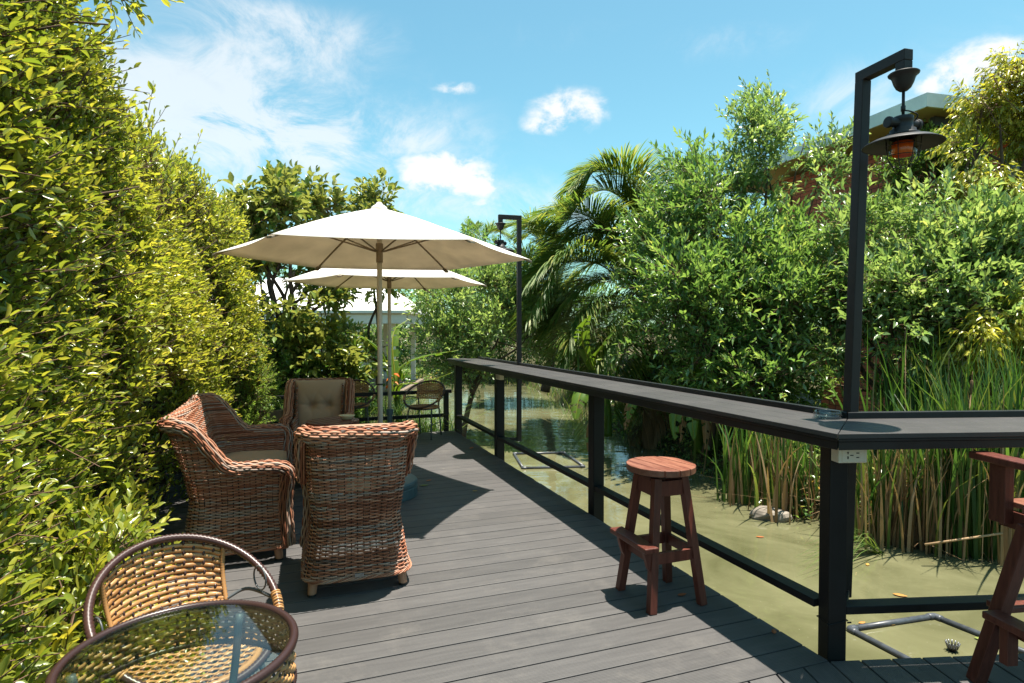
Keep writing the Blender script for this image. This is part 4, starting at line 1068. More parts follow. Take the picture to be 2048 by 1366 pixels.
def pavilion():
    t = thing('pavilion', 'white garden pavilion with a pitched roof behind the broad-leaved trees', 'pavilion', (-4.6, 17, -.2))
    x0, x1, y0, y1, ze, zr = -8.4, -2.55, 15.2, 19.2, 1.98, 2.95
    m = MB(); xm0, xm1, ym = x0 + 1.6, x1 - 1.3, (y0 + y1) / 2
    V = [(x0, y0, ze), (x1, y0, ze), (x1, y1, ze), (x0, y1, ze), (xm0, ym, zr), (xm1, ym, zr)]
    V += [(x, y, z - .07) for x, y, z in V]
    m.add(V, [(0, 1, 5, 4), (1, 2, 5), (2, 3, 4, 5), (3, 0, 4), (7, 6, 10, 11), (8, 7, 11), (9, 8, 11, 10), (6, 9, 10), (0, 6, 7, 1), (1, 7, 8, 2), (2, 8, 9, 3), (3, 9, 6, 0)])
    m.build('roof', M_white, t, world=True)
    m = MB()
    for y in (y0 + .1, y1 - .1): m.beam((x0 + .1, y, ze - .22), (x1 - .1, y, ze - .22), .06, .22)
    for x in (x0 + .1, x1 - .1): m.beam((x, y0 + .14, ze - .22), (x, y1 - .14, ze - .22), .06, .22)
    m.build('eave_board', M_white, t, world=True)
    for x in (x0 + .5, -6.6, -4.9, -3.9, x1 - .5):
        for y in (y0 + .4, y1 - .4):
            m = MB(); m.beam((x, y, -.3), (x, y, ze - .12), .13, .13, up=(1, 0, 0)); m.build('post', M_white, t, world=True, bevel=.01)
    for x in (-7, -5.7, -4.4):
        m = MB()
        for z in (.25, .45, .65): m.beam((x - .6, y1 - .45, z), (x + .6, y1 - .45, z), .03, .12)
        m.build('railing_board', M_white, t, world=True)
    m = MB(); m.box(((x0 + x1) / 2, (y0 + y1) / 2, -.12), (x1 - x0 - .4, y1 - y0 - .4, .14)); m.build('floor', M_oldwood, t, world=True)
pavilion()
def log_fence():
    t = thing('timber_fence', 'old low timber fence between the hedge and the wicker armchair', 'fence', (-3.9, 7.6, -.2))
    for k, z in enumerate((.05, .22, .40)):
        m = MB(); m.beam((-4.9, 7.75, z), (-2.75, 7.95, z + .01), .05, .13); m.build('rail', M_oldwood, t, world=True, bevel=.008)
    for x in (-4.6, -3.75, -2.9):
        m = MB(); m.tube([(x, 7.72 + (x + 4.6) * .09, -.3), (x + .01, 7.72 + (x + 4.6) * .09, .5)], [.055, .05], 10); m.build('post', M_oldwood, t, world=True)
log_fence()

# ------------------------------------------------------------------ foliage machinery
def leaf_template(kind):
    if kind == 'near':
        V = [(0, 0, 0), (.22, -.36, .10), (.25, 0, -.01), (.22, .36, .10), (.55, -.50, .12), (.58, 0, -.03), (.55, .50, .12), (.84, -.26, .05), (.85, 0, -.07), (.84, .26, .05), (1, 0, -.13)]
        T = [(0, 1, 2), (0, 2, 3), (1, 4, 5), (1, 5, 2), (2, 5, 6), (2, 6, 3), (4, 7, 8), (4, 8, 5), (5, 8, 9), (5, 9, 6), (7, 10, 8), (8, 10, 9)]
    else:
        V = [(0, 0, 0), (.42, -.5, .10), (.48, 0, -.02), (.42, .5, .10), (1, 0, -.12)]
        T = [(0, 1, 2), (0, 2, 3), (1, 4, 2), (2, 4, 3)]
    return np.array(V, float), np.array(T)
def leaves_mesh(name, P, D, Nn, L_, W_, mt, parent, kind='far', curl=1.0, g=None, world=True, rnd=None):
    Vt, Tt = leaf_template(kind); g = g or rng
    D = unit(D); Nn = unit(Nn - D * np.sum(Nn * D, 1, keepdims=True)); B = np.cross(Nn, D); n = len(P)
    cv = curl * g.uniform(.4, 1.7, n)
    V = (P[:, None] + D[:, None] * (Vt[None, :, 0:1] * L_[:, None, None]) + B[:, None] * (Vt[None, :, 1:2] * W_[:, None, None])
         + Nn[:, None] * (Vt[None, :, 2:3] * (L_ * cv)[:, None, None]))
    k = len(Vt); F = (Tt[None] + (np.arange(n) * k)[:, None, None]).reshape(-1, 3)
    r = g.random(n) if rnd is None else rnd
    return faces_obj(name, V.reshape(-1, 3), [F], mt, parent, True, np.repeat(r, k), world)
def twig_leaves(O, D, ln, nl, LL, LW, g, upb=.25, droop=0.0, splay=.9, flat=.8, jit=.3):
    """leaves set spirally along twigs: returns base points, directions, normals, lengths, widths"""
    n = len(O); ref = np.where(np.abs(D[:, 2:3]) > .9, np.array([[1.0, 0, 0]]), np.array([[0, 0, 1.0]]))
    A = unit(np.cross(D, ref)); B = np.cross(D, A); P_, D_, N_, L_, tw = [], [], [], [], []
    ph = g.uniform(0, 6.28, n)
    for i in range(nl):
        t = (i + .6) / nl; t = np.clip(t + g.normal(0, .06, n), .05, 1); a = ph + i * 2.4 + g.normal(0, .3, n)
        rad = A * np.cos(a)[:, None] + B * np.sin(a)[:, None]
        s = splay * (1.05 - .55 * t)[:, None]
        d = D * (1.1 - s * .6) + rad * s + np.array([0, 0, upb]) - np.array([0, 0, droop]) + g.normal(0, jit * .5, (n, 3))
        P_.append(O + D * (ln * t)[:, None]); D_.append(unit(d))
        N_.append(np.array([0, 0, flat]) + rad * .35 + g.normal(0, jit, (n, 3))); L_.append(LL * g.uniform(.50, 1.22, n) * (.8 + .2 * np.sin(math.pi * t)))
        tw.append(np.arange(n))
    L_ = np.concatenate(L_)
    return np.concatenate(P_), np.concatenate(D_), np.concatenate(N_), L_, L_ * LW * g.uniform(.85, 1.15, len(L_)), np.concatenate(tw)
def twigs_mesh(name, O, D, ln, rad, mt, parent, world=True):
    n = len(O); ref = np.where(np.abs(D[:, 2:3]) > .9, np.array([[1.0, 0, 0]]), np.array([[0, 0, 1.0]]))
    A = unit(np.cross(D, ref)); B = np.cross(D, A); V = []
    for s, f in ((0, 1.0), (1, .45)):
        for k in range(3):
            a = 2 * math.pi * k / 3; V.append(O + D * (ln * s)[:, None] + (A * math.cos(a) + B * math.sin(a)) * (rad * f))
    V = np.stack(V, 1); b = (np.arange(n) * 6)[:, None]
    F = np.concatenate([b + np.array([[k, (k + 1) % 3, 3 + (k + 1) % 3, 3 + k]]) for k in range(3)])
    return faces_obj(name, V.reshape(-1, 3), [F], mt, parent, True, None, world)
def crown(par, lobes, n_tw, nl, tl, LL, LW, mt, g, name='crown', gap=-.15, gs=2.2, kind='far', upb=.25, droop=0.0, splay=.9, shell=.55, rise=.35, bias=0.0, tone=.5, flat=.8, sub=True):
    """lobes: (centre, radius or radii).  Twigs start inside the lobes and grow outwards; noise leaves gaps."""
    if sub:
        more = []
        for c_, r_ in lobes:
            r3 = np.broadcast_to(np.array(r_, float), (3,))
            for q in range(4):
                d_ = unit(g.normal(size=3) + np.array([0, 0, .35])); more.append((np.array(c_) + d_ * r3 * g.uniform(.85, 1.15), r3 * g.uniform(.22, .45)))
        lobes = [(l[0], np.broadcast_to(np.array(l[1], float), (3,)) * (.86 if shell > .01 else 1.06)) for l in lobes] + more
    C = np.array([l[0] for l in lobes], float); Rd = np.array([np.broadcast_to(l[1], (3,)) for l in lobes], float)
    wgt = np.prod(Rd, 1) ** (2 / 3); wgt /= wgt.sum(); i = g.choice(len(lobes), int(n_tw * 1.6), p=wgt)
    d = unit(g.normal(size=(len(i), 3))); r = shell + (1 - shell) * g.random(len(i)) ** (.6 if shell > .01 else .42)
    O = C[i] + d * Rd[i] * r[:, None]
    keep = n3(O, gs, int(g.integers(1e6))) > gap
    O, d = O[keep][:n_tw], d[keep][:n_tw]
    D = unit(d + np.array([0, 0, rise]) + g.normal(0, .35, d.shape)); ln = tl * g.uniform(.6, 1.3, len(O))
    P, DD, NN, L_, W_, tw = twig_leaves(O, D, ln, nl, LL, LW, g, upb, droop, splay, flat)
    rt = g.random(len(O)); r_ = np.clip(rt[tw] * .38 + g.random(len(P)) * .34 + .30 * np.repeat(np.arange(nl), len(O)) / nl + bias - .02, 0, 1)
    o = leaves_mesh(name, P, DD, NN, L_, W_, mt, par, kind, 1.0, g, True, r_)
    twigs_mesh('twigs', O - D * (ln * .25)[:, None], D, ln * 1.25, .0035 if tl < .4 else .005, M_twig, par)
    return o
def limbs(par, base, tops, r0, g, name='trunk', bend=.12):
    """a tapered trunk up to a fork, limbs from the fork to the crown, side branches along the limbs"""
    m = MB(); b = np.array(base, float); T_ = [np.array(t, float) for t in tops]; mean = np.mean(T_, axis=0); fork = b + (mean - b) * .38 + np.append(g.normal(0, bend * .4, 2), 0)
    q = spline([b - Zz * .1, b + (fork - b) * .5 + np.append(g.normal(0, bend * .5, 2), 0), fork], 12); m.tube(q, np.linspace(r0, r0 * .72, 12), 9)
    for tp in T_:
        pts = [fork + (tp - fork) * q + np.append(g.normal(0, bend, 2), 0) * math.sin(math.pi * q) for q in np.linspace(0, 1, 5)]
        q = spline(pts, 18); m.tube(q, np.linspace(r0 * .66, r0 * .14, 18), 7)
        for k in range(3):
            i0 = int(g.integers(6, 15)); e = q[i0] + g.normal(0, .28, 3) + np.array([0, 0, .12]); m.tube(spline([q[i0], (q[i0] + e) / 2 + g.normal(0, .04, 3), e], 7), np.linspace(r0 * .25, r0 * .07, 7), 5)
    return m.build(name, M_bark, par, smooth=True, world=True)
def gnd(x, y): return float(ground_h(np.array([[x, y]]))[0])

# ------------------------------------------------------------------ the hedge along the left of the deck
HEDGE = np.array([(-1.55, 1.15), (-1.80, 2.0), (-2.10, 2.75), (-2.46, 3.8), (-2.95, 5.4), (-3.20, 6.6), (-3.42, 7.7), (-3.75, 8.6)])
def hedge(name, label, y0, y1, top, n_tw, nl, tl, LL, LW, mt, kind, seed, depth=.45, bias=0.0, n_stem=6, z0=-.2, bulge=.13):
    g = np.random.default_rng(seed)
    xm = np.interp((y0 + y1) / 2, HEDGE[:, 1], HEDGE[:, 0]); t = thing(name, label, 'hedge', (xm - .4, (y0 + y1) / 2, z0))
    n = int(n_tw * 1.35); y = g.uniform(y0, y1, n); x = np.interp(y, HEDGE[:, 1], HEDGE[:, 0])
    tops = np.array([top(v) for v in y]); z = z0 + (tops - z0) * g.random(n) ** .93
    dn = g.exponential(.5, n) * depth * .55
    p = np.column_stack([x, y, z]); nr = np.column_stack([np.full(n, .965), np.full(n, .26), np.zeros(n)])
    big = n3(p, 1.5, seed) * bulge + n3(p, 4.2, seed + 1) * bulge * .45
    lean = .16 * np.clip((1.6 - z) / 1.8, -1, 1) - .14 * np.clip((z - 2.2) / 1.2, 0, 1.2) ** 2
    p = p + nr * (big + lean - dn)[:, None]
    # the top rounds over into the hedge
    tb = g.random(n) < .16; p[tb] = np.column_stack([x[tb] - g.uniform(.0, .85, tb.sum()), y[tb], tops[tb] - .06 + g.normal(0, .09, tb.sum())])
    # nothing grows through the loveseat standing against the hedge
    sc_ = np.array([-1.475, 4.03, 0]) - U * .345 + Vv * .79; q_ = p - sc_
    free = ~((q_ @ -U < .66) & (np.abs(q_ @ Vv) < 1.0) & (p[:, 2] < 1.12))
    keep = (n3(p, 4.4, seed + 2) > -.62) & free; p, tb, nrk = p[keep][:n_tw], tb[keep][:n_tw], nr[keep][:n_tw]
    D = unit(nrk * np.where(tb, .15, .8)[:, None] + np.array([0, 0, 1.0]) * np.where(tb, 1.2, .55)[:, None] + g.normal(0, .42, p.shape)); ln = tl * g.uniform(.55, 1.35, len(p)) * np.where(g.random(len(p)) < .10, g.uniform(1.4, 2.3, len(p)), 1.0)
    P, DD, NN, L_, W_, tw = twig_leaves(p, D, ln, nl, LL, LW, g, .30, 0.0, .95, .75)
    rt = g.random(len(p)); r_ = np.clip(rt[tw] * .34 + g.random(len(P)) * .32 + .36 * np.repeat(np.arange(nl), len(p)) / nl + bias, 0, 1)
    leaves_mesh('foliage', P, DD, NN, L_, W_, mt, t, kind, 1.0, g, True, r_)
    twigs_mesh('twigs', p - D * (ln * .5)[:, None], D, ln * 1.5, .004, M_twig, t)
    # the leggy inside: stems and branches, and a dim inner mass of old leaves
    m = MB()
    for k in range(n_stem):
        yy = y0 + (y1 - y0) * (k + .5) / n_stem; xx = np.interp(yy, HEDGE[:, 1], HEDGE[:, 0]) - .45
        for q in range(4):
            e = np.array([xx + g.uniform(-.1, .38), yy + g.uniform(-.35, .35), top(yy) * g.uniform(.7, .97)]); b_ = np.array([xx + g.normal(0, .06), yy + g.normal(0, .06), z0 - .1])
            m.tube(spline([b_, b_ + (e - b_) * .35 + g.normal(0, .06, 3), b_ + (e - b_) * .7 + g.normal(0, .08, 3), e], 14), np.linspace(.026, .007, 14), 6)
        for q in range(26):
            z_ = g.uniform(z0, top(yy) - .2); b_ = np.array([xx + g.uniform(-.1, .1), yy + g.uniform(-.4, .4), z_]); e = b_ + np.array([g.uniform(.15, .55), g.uniform(-.35, .35), g.uniform(.05, .4)])
            m.tube(spline([b_, (b_ + e) / 2 + g.normal(0, .04, 3), e], 7), np.linspace(.011, .004, 7), 5)
    m.build('branches', M_bark, t, smooth=True, world=True)
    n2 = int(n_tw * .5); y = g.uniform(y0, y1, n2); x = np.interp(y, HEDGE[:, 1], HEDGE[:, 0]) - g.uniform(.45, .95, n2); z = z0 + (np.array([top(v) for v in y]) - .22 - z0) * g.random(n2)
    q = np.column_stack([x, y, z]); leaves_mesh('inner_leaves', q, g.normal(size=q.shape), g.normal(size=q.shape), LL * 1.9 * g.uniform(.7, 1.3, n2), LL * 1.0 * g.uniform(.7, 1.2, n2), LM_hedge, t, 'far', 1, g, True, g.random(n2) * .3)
    return t
def spray(t, seed):
    g = np.random.default_rng(seed)
    crown(t, [(at(225, -20, 3.5), (.12, .1, .10)), (at(250, 5, 3.5), (.05, .05, .05))], 16, 9, .22, .066, .40, LM_hedge, g, 'foliage', -2, 3, 'near', upb=.1, shell=.1, rise=.0, bias=.15)
    m = MB(); m.tube(spline([at(60, 40, 3.6), at(150, -10, 3.5), at(230, -5, 3.5)], 10), np.linspace(.012, .005, 10), 5); m.build('spray_branch', M_bark, t, smooth=True, world=True)
def near_top(y): return float(np.interp(y, [1.0, 2.0, 2.8, 3.5, 4.3], [3.2, 3.38, 3.32, 3.02, 2.80])) + .10 * math.sin(y * 5.1) + .06 * math.sin(y * 13)
def mid_top(y): return float(np.interp(y, [3.4, 4.4, 5.4, 6.6, 7.7, 8.6], [2.75, 2.82, 2.90, 2.86, 2.75, 2.3])) + .10 * math.sin(y * 4.3 + 1) + .05 * math.sin(y * 11)
hedge_near = hedge('hedge', 'tall deep green leafy hedge filling the left edge, nearest the camera', 1.15, 3.75, near_top, 7400, 8, .165, .058, .40, LM_hedge, 'near', 11, bias=-.03)
spray(hedge_near, 17)
hedge('hedge', 'yellow-green sunlit hedge running on behind the wicker loveseat', 3.55, 7.9, mid_top, 9500, 8, .17, .062, .42, LM_gold, 'near', 21, n_stem=8)
def low_hedge():
    g = np.random.default_rng(33); t = thing('low_shrub', 'bright leafy low shrub at the hedge foot beside the near bistro chair', 'shrub', (-1.75, 2.3, -.2))
    lobes = [((-1.62, 1.75, .18), (.30, .34, .34)), ((-1.72, 2.2, .25), (.34, .36, .42)), ((-1.95, 2.7, .22), (.36, .36, .40)), ((-1.55, 1.35, .10), (.28, .34, .36)), ((-2.15, 3.15, .15), (.3, .34, .3))]
    crown(t, lobes, 700, 8, .15, .072, .42, LM_hedge, g, 'foliage', -.8, 3, 'near', bias=.04)
    limbs(t, (-1.75, 2.3, -.3), [(-1.6, 1.8, .4), (-1.7, 2.2, .5), (-1.95, 2.7, .4)], .02, g)
low_hedge()

def tree(name, label, cat, base, lobes, r0, seed, mt, n_tw, nl, tl, LL, LW, tops=None, group=None, extra=None, **kw):
    g = np.random.default_rng(seed); t = thing(name, label, cat, base, 0, group)
    C = [np.array(l[0]) for l in lobes]
    limbs(t, base, tops if tops is not None else [c + np.array([0, 0, .1 * (l[1] if np.isscalar(l[1]) else l[1][2])]) for c, l in zip(C, lobes)], r0, g)
    crown(t, lobes, n_tw, nl, tl, LL, LW, mt, g, **kw)
    if extra: extra(t, g)
    return t
B_ = lambda px, py, Y, r: (at(px, py, Y), r)
# broad-leaved trees behind the umbrellas
tree('broadleaf_tree', 'glossy broad-leaved tree with bronze leaf backs rising left of the umbrella', 'tree', (-3.45, 9.7, -.25),
     [B_(560, 440, 9.6, (.48, .45, .50)), B_(635, 460, 9.8, (.42, .4, .42)), B_(525, 470, 9.5, (.50, .5, .50)), B_(590, 550, 9.4, (.55, .5, .55)), B_(665, 560, 9.8, (.35, .3, .4)), B_(540, 640, 9.2, (.6, .5, .6)), B_(620, 720, 9.5, (.7, .5, .6)), B_(520, 560, 9.3, (.45, .4, .5)),
      B_(545, 378, 9.7, (.2, .2, .26)), B_(615, 395, 9.8, (.2, .2, .22)), B_(510, 385, 9.6, (.12, .12, .2)), B_(655, 415, 9.8, (.2, .2, .2))],
     .075, 41, LM_magno, 1150, 8, .26, .165, .46, gap=-.12, gs=3.0, kind='near', upb=.15, droop=.2, shell=.35)
tree('broadleaf_tree', 'slim broad-leaved tree whose tip shows just above the umbrella top', 'tree', (-2.35, 11.1, -.25),
     [B_(750, 405, 11, (.22, .2, .26)), B_(768, 385, 11, (.14, .14, .16)), B_(740, 450, 11, (.32, .3, .4)), B_(760, 540, 11, (.35, .3, .5)), B_(700, 690, 10.8, (.4, .3, .3))],
     .05, 43, LM_magno, 330, 8, .26, .155, .46, tops=[at(752, 392, 11), at(745, 470, 11), at(700, 700, 10.8)], gap=-2, kind='near', upb=.15, droop=.2, shell=.3)
tree('broadleaf_tree', 'dark leafy tree low behind the tufted wicker armchair', 'tree', (-2.9, 9.9, -.25),
     [B_(690, 730, 9.9, (.5, .4, .4)), B_(650, 620, 9.9, (.55, .3, .26)), B_(620, 790, 9.6, (.7, .4, .45)), B_(560, 760, 9.2, (.5, .4, .5)), B_(720, 770, 10, (.5, .3, .4)), B_(670, 840, 9.6, (.6, .4, .4)), B_(470, 760, 9.4, (.45, .4, .5))],
     .05, 44, LM_dark, 1000, 8, .2, .10, .5, gap=-.5, shell=.3)
tree('soft_shrub', 'feathery fine-leaved shrub between the hedge and the tufted armchair', 'shrub', (-3.5, 7.75, -.2),
     [B_(470, 690, 7.8, (.34, .3, .42)), B_(445, 760, 7.6, (.38, .35, .45)), B_(500, 770, 7.6, (.30, .3, .40)), B_(420, 830, 7.4, (.4, .35, .4)), B_(485, 840, 7.5, (.36, .3, .35)), B_(455, 655, 7.9, (.22, .2, .28))],
     .03, 45, LM_fine, 3200, 12, .15, .040, .34, gap=-.9, shell=.3, splay=.8)
# the shrubs on the far bank in the middle
tree('bank_shrub', 'pale green shrub leaning over the pond behind the end of the long counter', 'tree', (-.92, 11.0, -.55),
     [B_(900, 600, 11.8, (.6, .5, .5)), B_(970, 570, 12.2, (.6, .5, .45)), B_(1040, 590, 12, (.6, .5, .5)), B_(1080, 650, 11.8, (.55, .5, .45)), B_(990, 660, 11.6, (.7, .5, .5)), B_(900, 690, 11.5, (.6, .4, .4)), B_(1020, 720, 11.4, (.6, .4, .3)), B_(1100, 710, 11.8, (.4, .4, .3)), B_(940, 740, 11.5, (.5, .3, .2))],
     .06, 46, LM_pale, 1150, 11, .40, .140, .35, gap=-.25, gs=3.0, shell=0, tops=[at(1010, 640, 11.7), at(960, 620, 11.8), at(1060, 660, 11.7), at(900, 650, 11.6)])
# background trees that close the view
for k, (px, py, Y, r, mt_, sd, lb) in enumerate([(330, 560, 20, 2.0, LM_dark, 51, 'distant dark tree behind the hedge, furthest left'), (960, 585, 25, 1.9, LM_shrub, 53, 'distant green tree at the far end of the pond'),
                              (1120, 640, 24, 1.7, LM_dark, 54, 'distant dark tree under the palms at the far water end'), (760, 660, 26, 2.2, LM_shrub, 55, 'distant green tree behind the white pavilion')]):
    c = at(px, py, Y); tree('distant_tree', lb, 'tree', (c[0], c[1], -.3), [(c, r), (c + np.array([-1.6, .4, -.7]), r * .8), (c + np.array([1.7, .2, -.8]), r * .8), (c + np.array([.3, -.6, -1.5]), r * .8)], .14, sd, mt_, 1500, 7, .4, .22, .42, gap=-.7, shell=.5)

# ------------------------------------------------------------------ the bank on the right
tree('bank_shrub', 'big green shrub spreading over the water in the centre right', 'tree', (2.95, 9.3, -.35),
     [B_(1345, 560, 9.8, (.62, .6, .6)), B_(1420, 450, 10, (.8, .7, .7)), B_(1480, 600, 9.2, (.8, .7, .65)), B_(1350, 680, 9.4, (.6, .5, .5)), B_(1560, 540, 9.4, (.8, .7, .6)), B_(1450, 720, 8.9, (.65, .55, .42)), B_(1570, 660, 8.6, (.65, .5, .5)), B_(1400, 610, 9, (.6, .5, .5)), B_(1400, 370, 10.2, (.45, .4, .45)), B_(1340, 470, 10.2, (.5, .5, .45)), B_(1545, 750, 8.4, (.5, .4, .35)), B_(1640, 600, 8.6, (.6, .5, .5))],
     .07, 61, LM_shrub, 1950, 12, .50, .150, .33, gap=-.25, gs=3.4, shell=0, tops=[at(1420, 500, 9.8), at(1330, 600, 9.7), at(1540, 560, 9.2), at(1450, 680, 9), at(1560, 680, 8.6), at(1400, 420, 10)])
tree('slender_tree', 'slender pale-leaved tree with an open top, tallest beside the brick house', 'tree', (4.25, 10.1, -.3),
     [B_(1560, 215, 10, (.42, .4, .36)), B_(1500, 270, 10, (.42, .4, .36)), B_(1620, 270, 10, (.42, .4, .40)), B_(1555, 320, 10, (.5, .4, .4)), B_(1450, 330, 10.1, (.42, .4, .36)), B_(1640, 350, 9.9, (.40, .4, .36)), B_(1575, 190, 10, (.24, .22, .16)), B_(1430, 300, 10.1, (.28, .25, .24)), B_(1665, 300, 10, (.28, .25, .26)), B_(1490, 400, 10, (.5, .4, .36)), B_(1600, 410, 9.8, (.36, .3, .3)), B_(1395, 330, 10.2, (.3, .3, .28))],
     .05, 62, LM_pale, 620, 11, .38, .130, .33, gap=-.2, gs=3.4, shell=0, rise=.35, tops=[at(1555, 190, 10), at(1510, 270, 10), at(1610, 280, 10), at(1450, 330, 10), at(1640, 350, 9.9)])
tree('bank_shrub', 'pale-leaved shrub in front of the brick house, behind the near lamp post', 'tree', (5.35, 8.4, -.25),
     [B_(1700, 530, 8.2, (.6, .5, .55)), B_(1810, 560, 7.8, (.6, .5, .5)), B_(1920, 560, 7.6, (.65, .5, .5)), B_(1760, 640, 7.9, (.55, .5, .42)), B_(1860, 660, 7.5, (.5, .4, .42)), B_(1690, 640, 8.2, (.5, .4, .42)), B_(1960, 500, 7.8, (.6, .5, .45)), B_(2040, 560, 7.4, (.6, .5, .5)), B_(1830, 440, 8.4, (.5, .4, .42)), B_(1900, 430, 8.6, (.45, .4, .4)), B_(1745, 470, 8.5, (.32, .3, .3)), B_(1630, 680, 8.5, (.3, .3, .3)), B_(1880, 720, 7.4, (.35, .3, .2)), B_(1990, 640, 7.2, (.4, .4, .3))],
     .065, 63, LM_pale, 1550, 12, .46, .140, .35, gap=-.25, gs=3.4, shell=0, tops=[at(1700, 560, 8.2), at(1810, 560, 7.9), at(1920, 580, 7.6), at(1760, 640, 7.9), at(1660, 650, 8.3)])
M_seed = mat('brown_seed', (.14, .05, .025), rough=.7)
def berries(t, g):
    m = MB()
    for (px, py) in ((1945, 178), (1985, 150), (2035, 112), (2020, 140), (1965, 200)):
        b = at(px + 50, py + 70, 8.6); e = at(px, py, 8.6); m.tube([b, (b + e) / 2 + g.normal(0, .02, 3), e], [.006, .004, .002], 5)
        for k in range(10):
            q = e + (b - e) * g.random() * .4 + g.normal(0, .06, 3); m.tube([e + (b - e) * g.random() * .4, q], [.002, .0015], 4); MB().lathe([(.001, -.012), (.011, -.006), (.013, .003), (.001, .012)], 6, c=q, rnd=g.random()).build('seed_head', M_seed, t, smooth=True, world=True)
    m.build('seed_stalks', M_twig, t, world=True)
tree('weeping_tree', 'yellow-green tree with drooping leaves and seed sprays at the right edge', 'tree', (7.0, 9.2, -.2),
     [B_(2000, 255, 8.8, (.42, .4, .5)), B_(1960, 350, 8.7, (.42, .4, .4)), B_(2050, 190, 8.8, (.42, .4, .45)), B_(2070, 320, 8.6, (.55, .45, .55)), B_(1935, 420, 8.7, (.3, .3, .3)), B_(2020, 430, 8.5, (.5, .4, .4)), B_(2120, 260, 8.8, (.5, .5, .7)), B_(1965, 215, 8.9, (.25, .2, .25)), B_(1950, 290, 8.8, (.4, .35, .4))],
     .09, 64, LM_yel, 2500, 9, .26, .115, .30, gap=-.5, upb=0, droop=.95, shell=.4, rise=.1, splay=.7, flat=.35, extra=berries)
tree('weeping_tree', 'low yellow-green drooping branches hanging above the tall reeds at the right', 'tree', (6.3, 7.6, -.2),
     [B_(1975, 680, 6.9, (.36, .3, .24)), B_(2045, 640, 6.9, (.4, .3, .36)), B_(1930, 715, 7.0, (.22, .2, .15)), B_(2090, 700, 6.8, (.4, .3, .3))],
     .05, 65, LM_yel, 460, 9, .22, .115, .32, gap=-.6, upb=0, droop=.95, shell=.3, rise=.05, splay=.7, flat=.35)
tree('climber_shrub', 'deep green leafy mass under the eave of the brick house', 'shrub', (8.1, 10.1, -.2),
     [B_(1850, 360, 10, (.5, .4, .5)), B_(1880, 300, 10, (.35, .3, .3)), B_(1800, 420, 9.9, (.45, .4, .4)), B_(1870, 440, 9.8, (.55, .4, .45)), B_(1930, 330, 10, (.35, .3, .4)), B_(1790, 340, 10.1, (.2, .2, .25))],
     .06, 66, LM_dark, 1700, 9, .18, .075, .45, gap=-.5, shell=.4, bias=.15)
tree('dense_shrub', 'dense shrub filling the shade behind the reeds at the right', 'shrub', (6.4, 9.2, -.2),
     [B_(1900, 770, 8.8, (.9, .6, .6)), B_(2030, 760, 8.6, (.9, .6, .7)), B_(1960, 620, 8.9, (.9, .6, .7)), B_(2080, 540, 8.9, (.9, .6, .8)), B_(1850, 620, 9.2, (.6, .5, .6)), B_(1570, 760, 9.8, (.5, .5, .5))],
     .05, 67, LM_shrub, 2000, 8, .26, .14, .42, gap=-.8, shell=0)
tree('dense_shrub', 'dense undergrowth shrub behind the banana plants on the far bank', 'shrub', (2.9, 11.2, -.25),
     [B_(1290, 780, 11.6, (.5, .5, .4)), B_(1360, 770, 11, (.8, .5, .5)), B_(1460, 780, 10.6, (.8, .5, .5)), B_(1330, 660, 11.6, (.6, .5, .7)), B_(1440, 640, 11, (.9, .5, .8)), B_(1540, 720, 10.4, (.8, .5, .6)), B_(1430, 500, 11.2, (.8, .5, .7))],
     .05, 68, LM_shrub, 2200, 8, .28, .15, .42, gap=-.8, shell=0)

# ------------------------------------------------------------------ palms and bananas
def frond(name, par, pts, leaf, mt, g, n=100, wd=.024, hang=.62, rmat=None, rr=.016, bare=.10):
    """a feather frond: a rachis with drooping leaflets on both sides"""
    P = spline(pts, n); T = unit(np.gradient(P, axis=0)); sd = unit(np.cross(T, np.array([0, 0, 1.0]))); upv = np.cross(sd, T)
    V = []; F = []; A = []; k_ = 7; b = 0
    for i in range(int(n * bare), n):
        u = i / (n - 1); l = leaf * (.35 + .65 * math.sin(math.pi * min(1, .16 + u * .80)) ** .7) * g.uniform(.88, 1.08); fwd = .35 + .75 * u
        for s in (-1, 1):
          for rep in (0, .5):
            p0 = P[i] + T[i] * rep * np.linalg.norm(P[min(i + 1, n - 1)] - P[i])
            d = unit(sd[i] * s + T[i] * (fwd + g.normal(0, .10)) + upv[i] * (.42 + g.normal(0, .13))); p = p0.copy(); st = l / (k_ - 1); r = g.random()
            for q in range(k_):
                w_ = wd * (math.sin(math.pi * (.12 + .80 * q / (k_ - 1)))) ** .8 * (1 if q < k_ - 1 else .05)
                nn = unit(np.cross(d, np.cross(np.array([0, 0, 1.0]) + sd[i] * s * .3, d))); sdv = unit(np.cross(nn, d))
                V += [p - sdv * w_ / 2, p + sdv * w_ / 2]; A += [r, r]
                if q: F.append((b + 2 * q - 2, b + 2 * q - 1, b + 2 * q + 1, b + 2 * q))
                d = unit(d + np.array([0, 0, -1.0]) * hang * (.10 + .20 * q / k_)); p = p + d * st
            b += 2 * k_
    o = faces_obj(name, np.array(V), [np.array(F)], mt, par, False, np.array(A), True)
    m = MB(); m.tube(P, np.linspace(rr, .004, n), 6, rnd=.9); m.build('rachis', rmat or mt, o, smooth=True, world=False) if False else None
    mm = MB(); mm.tube(P - wloc(o), np.linspace(rr, .004, n), 6, rnd=.95); mm.build('rachis', mt, o, smooth=True)
    return o
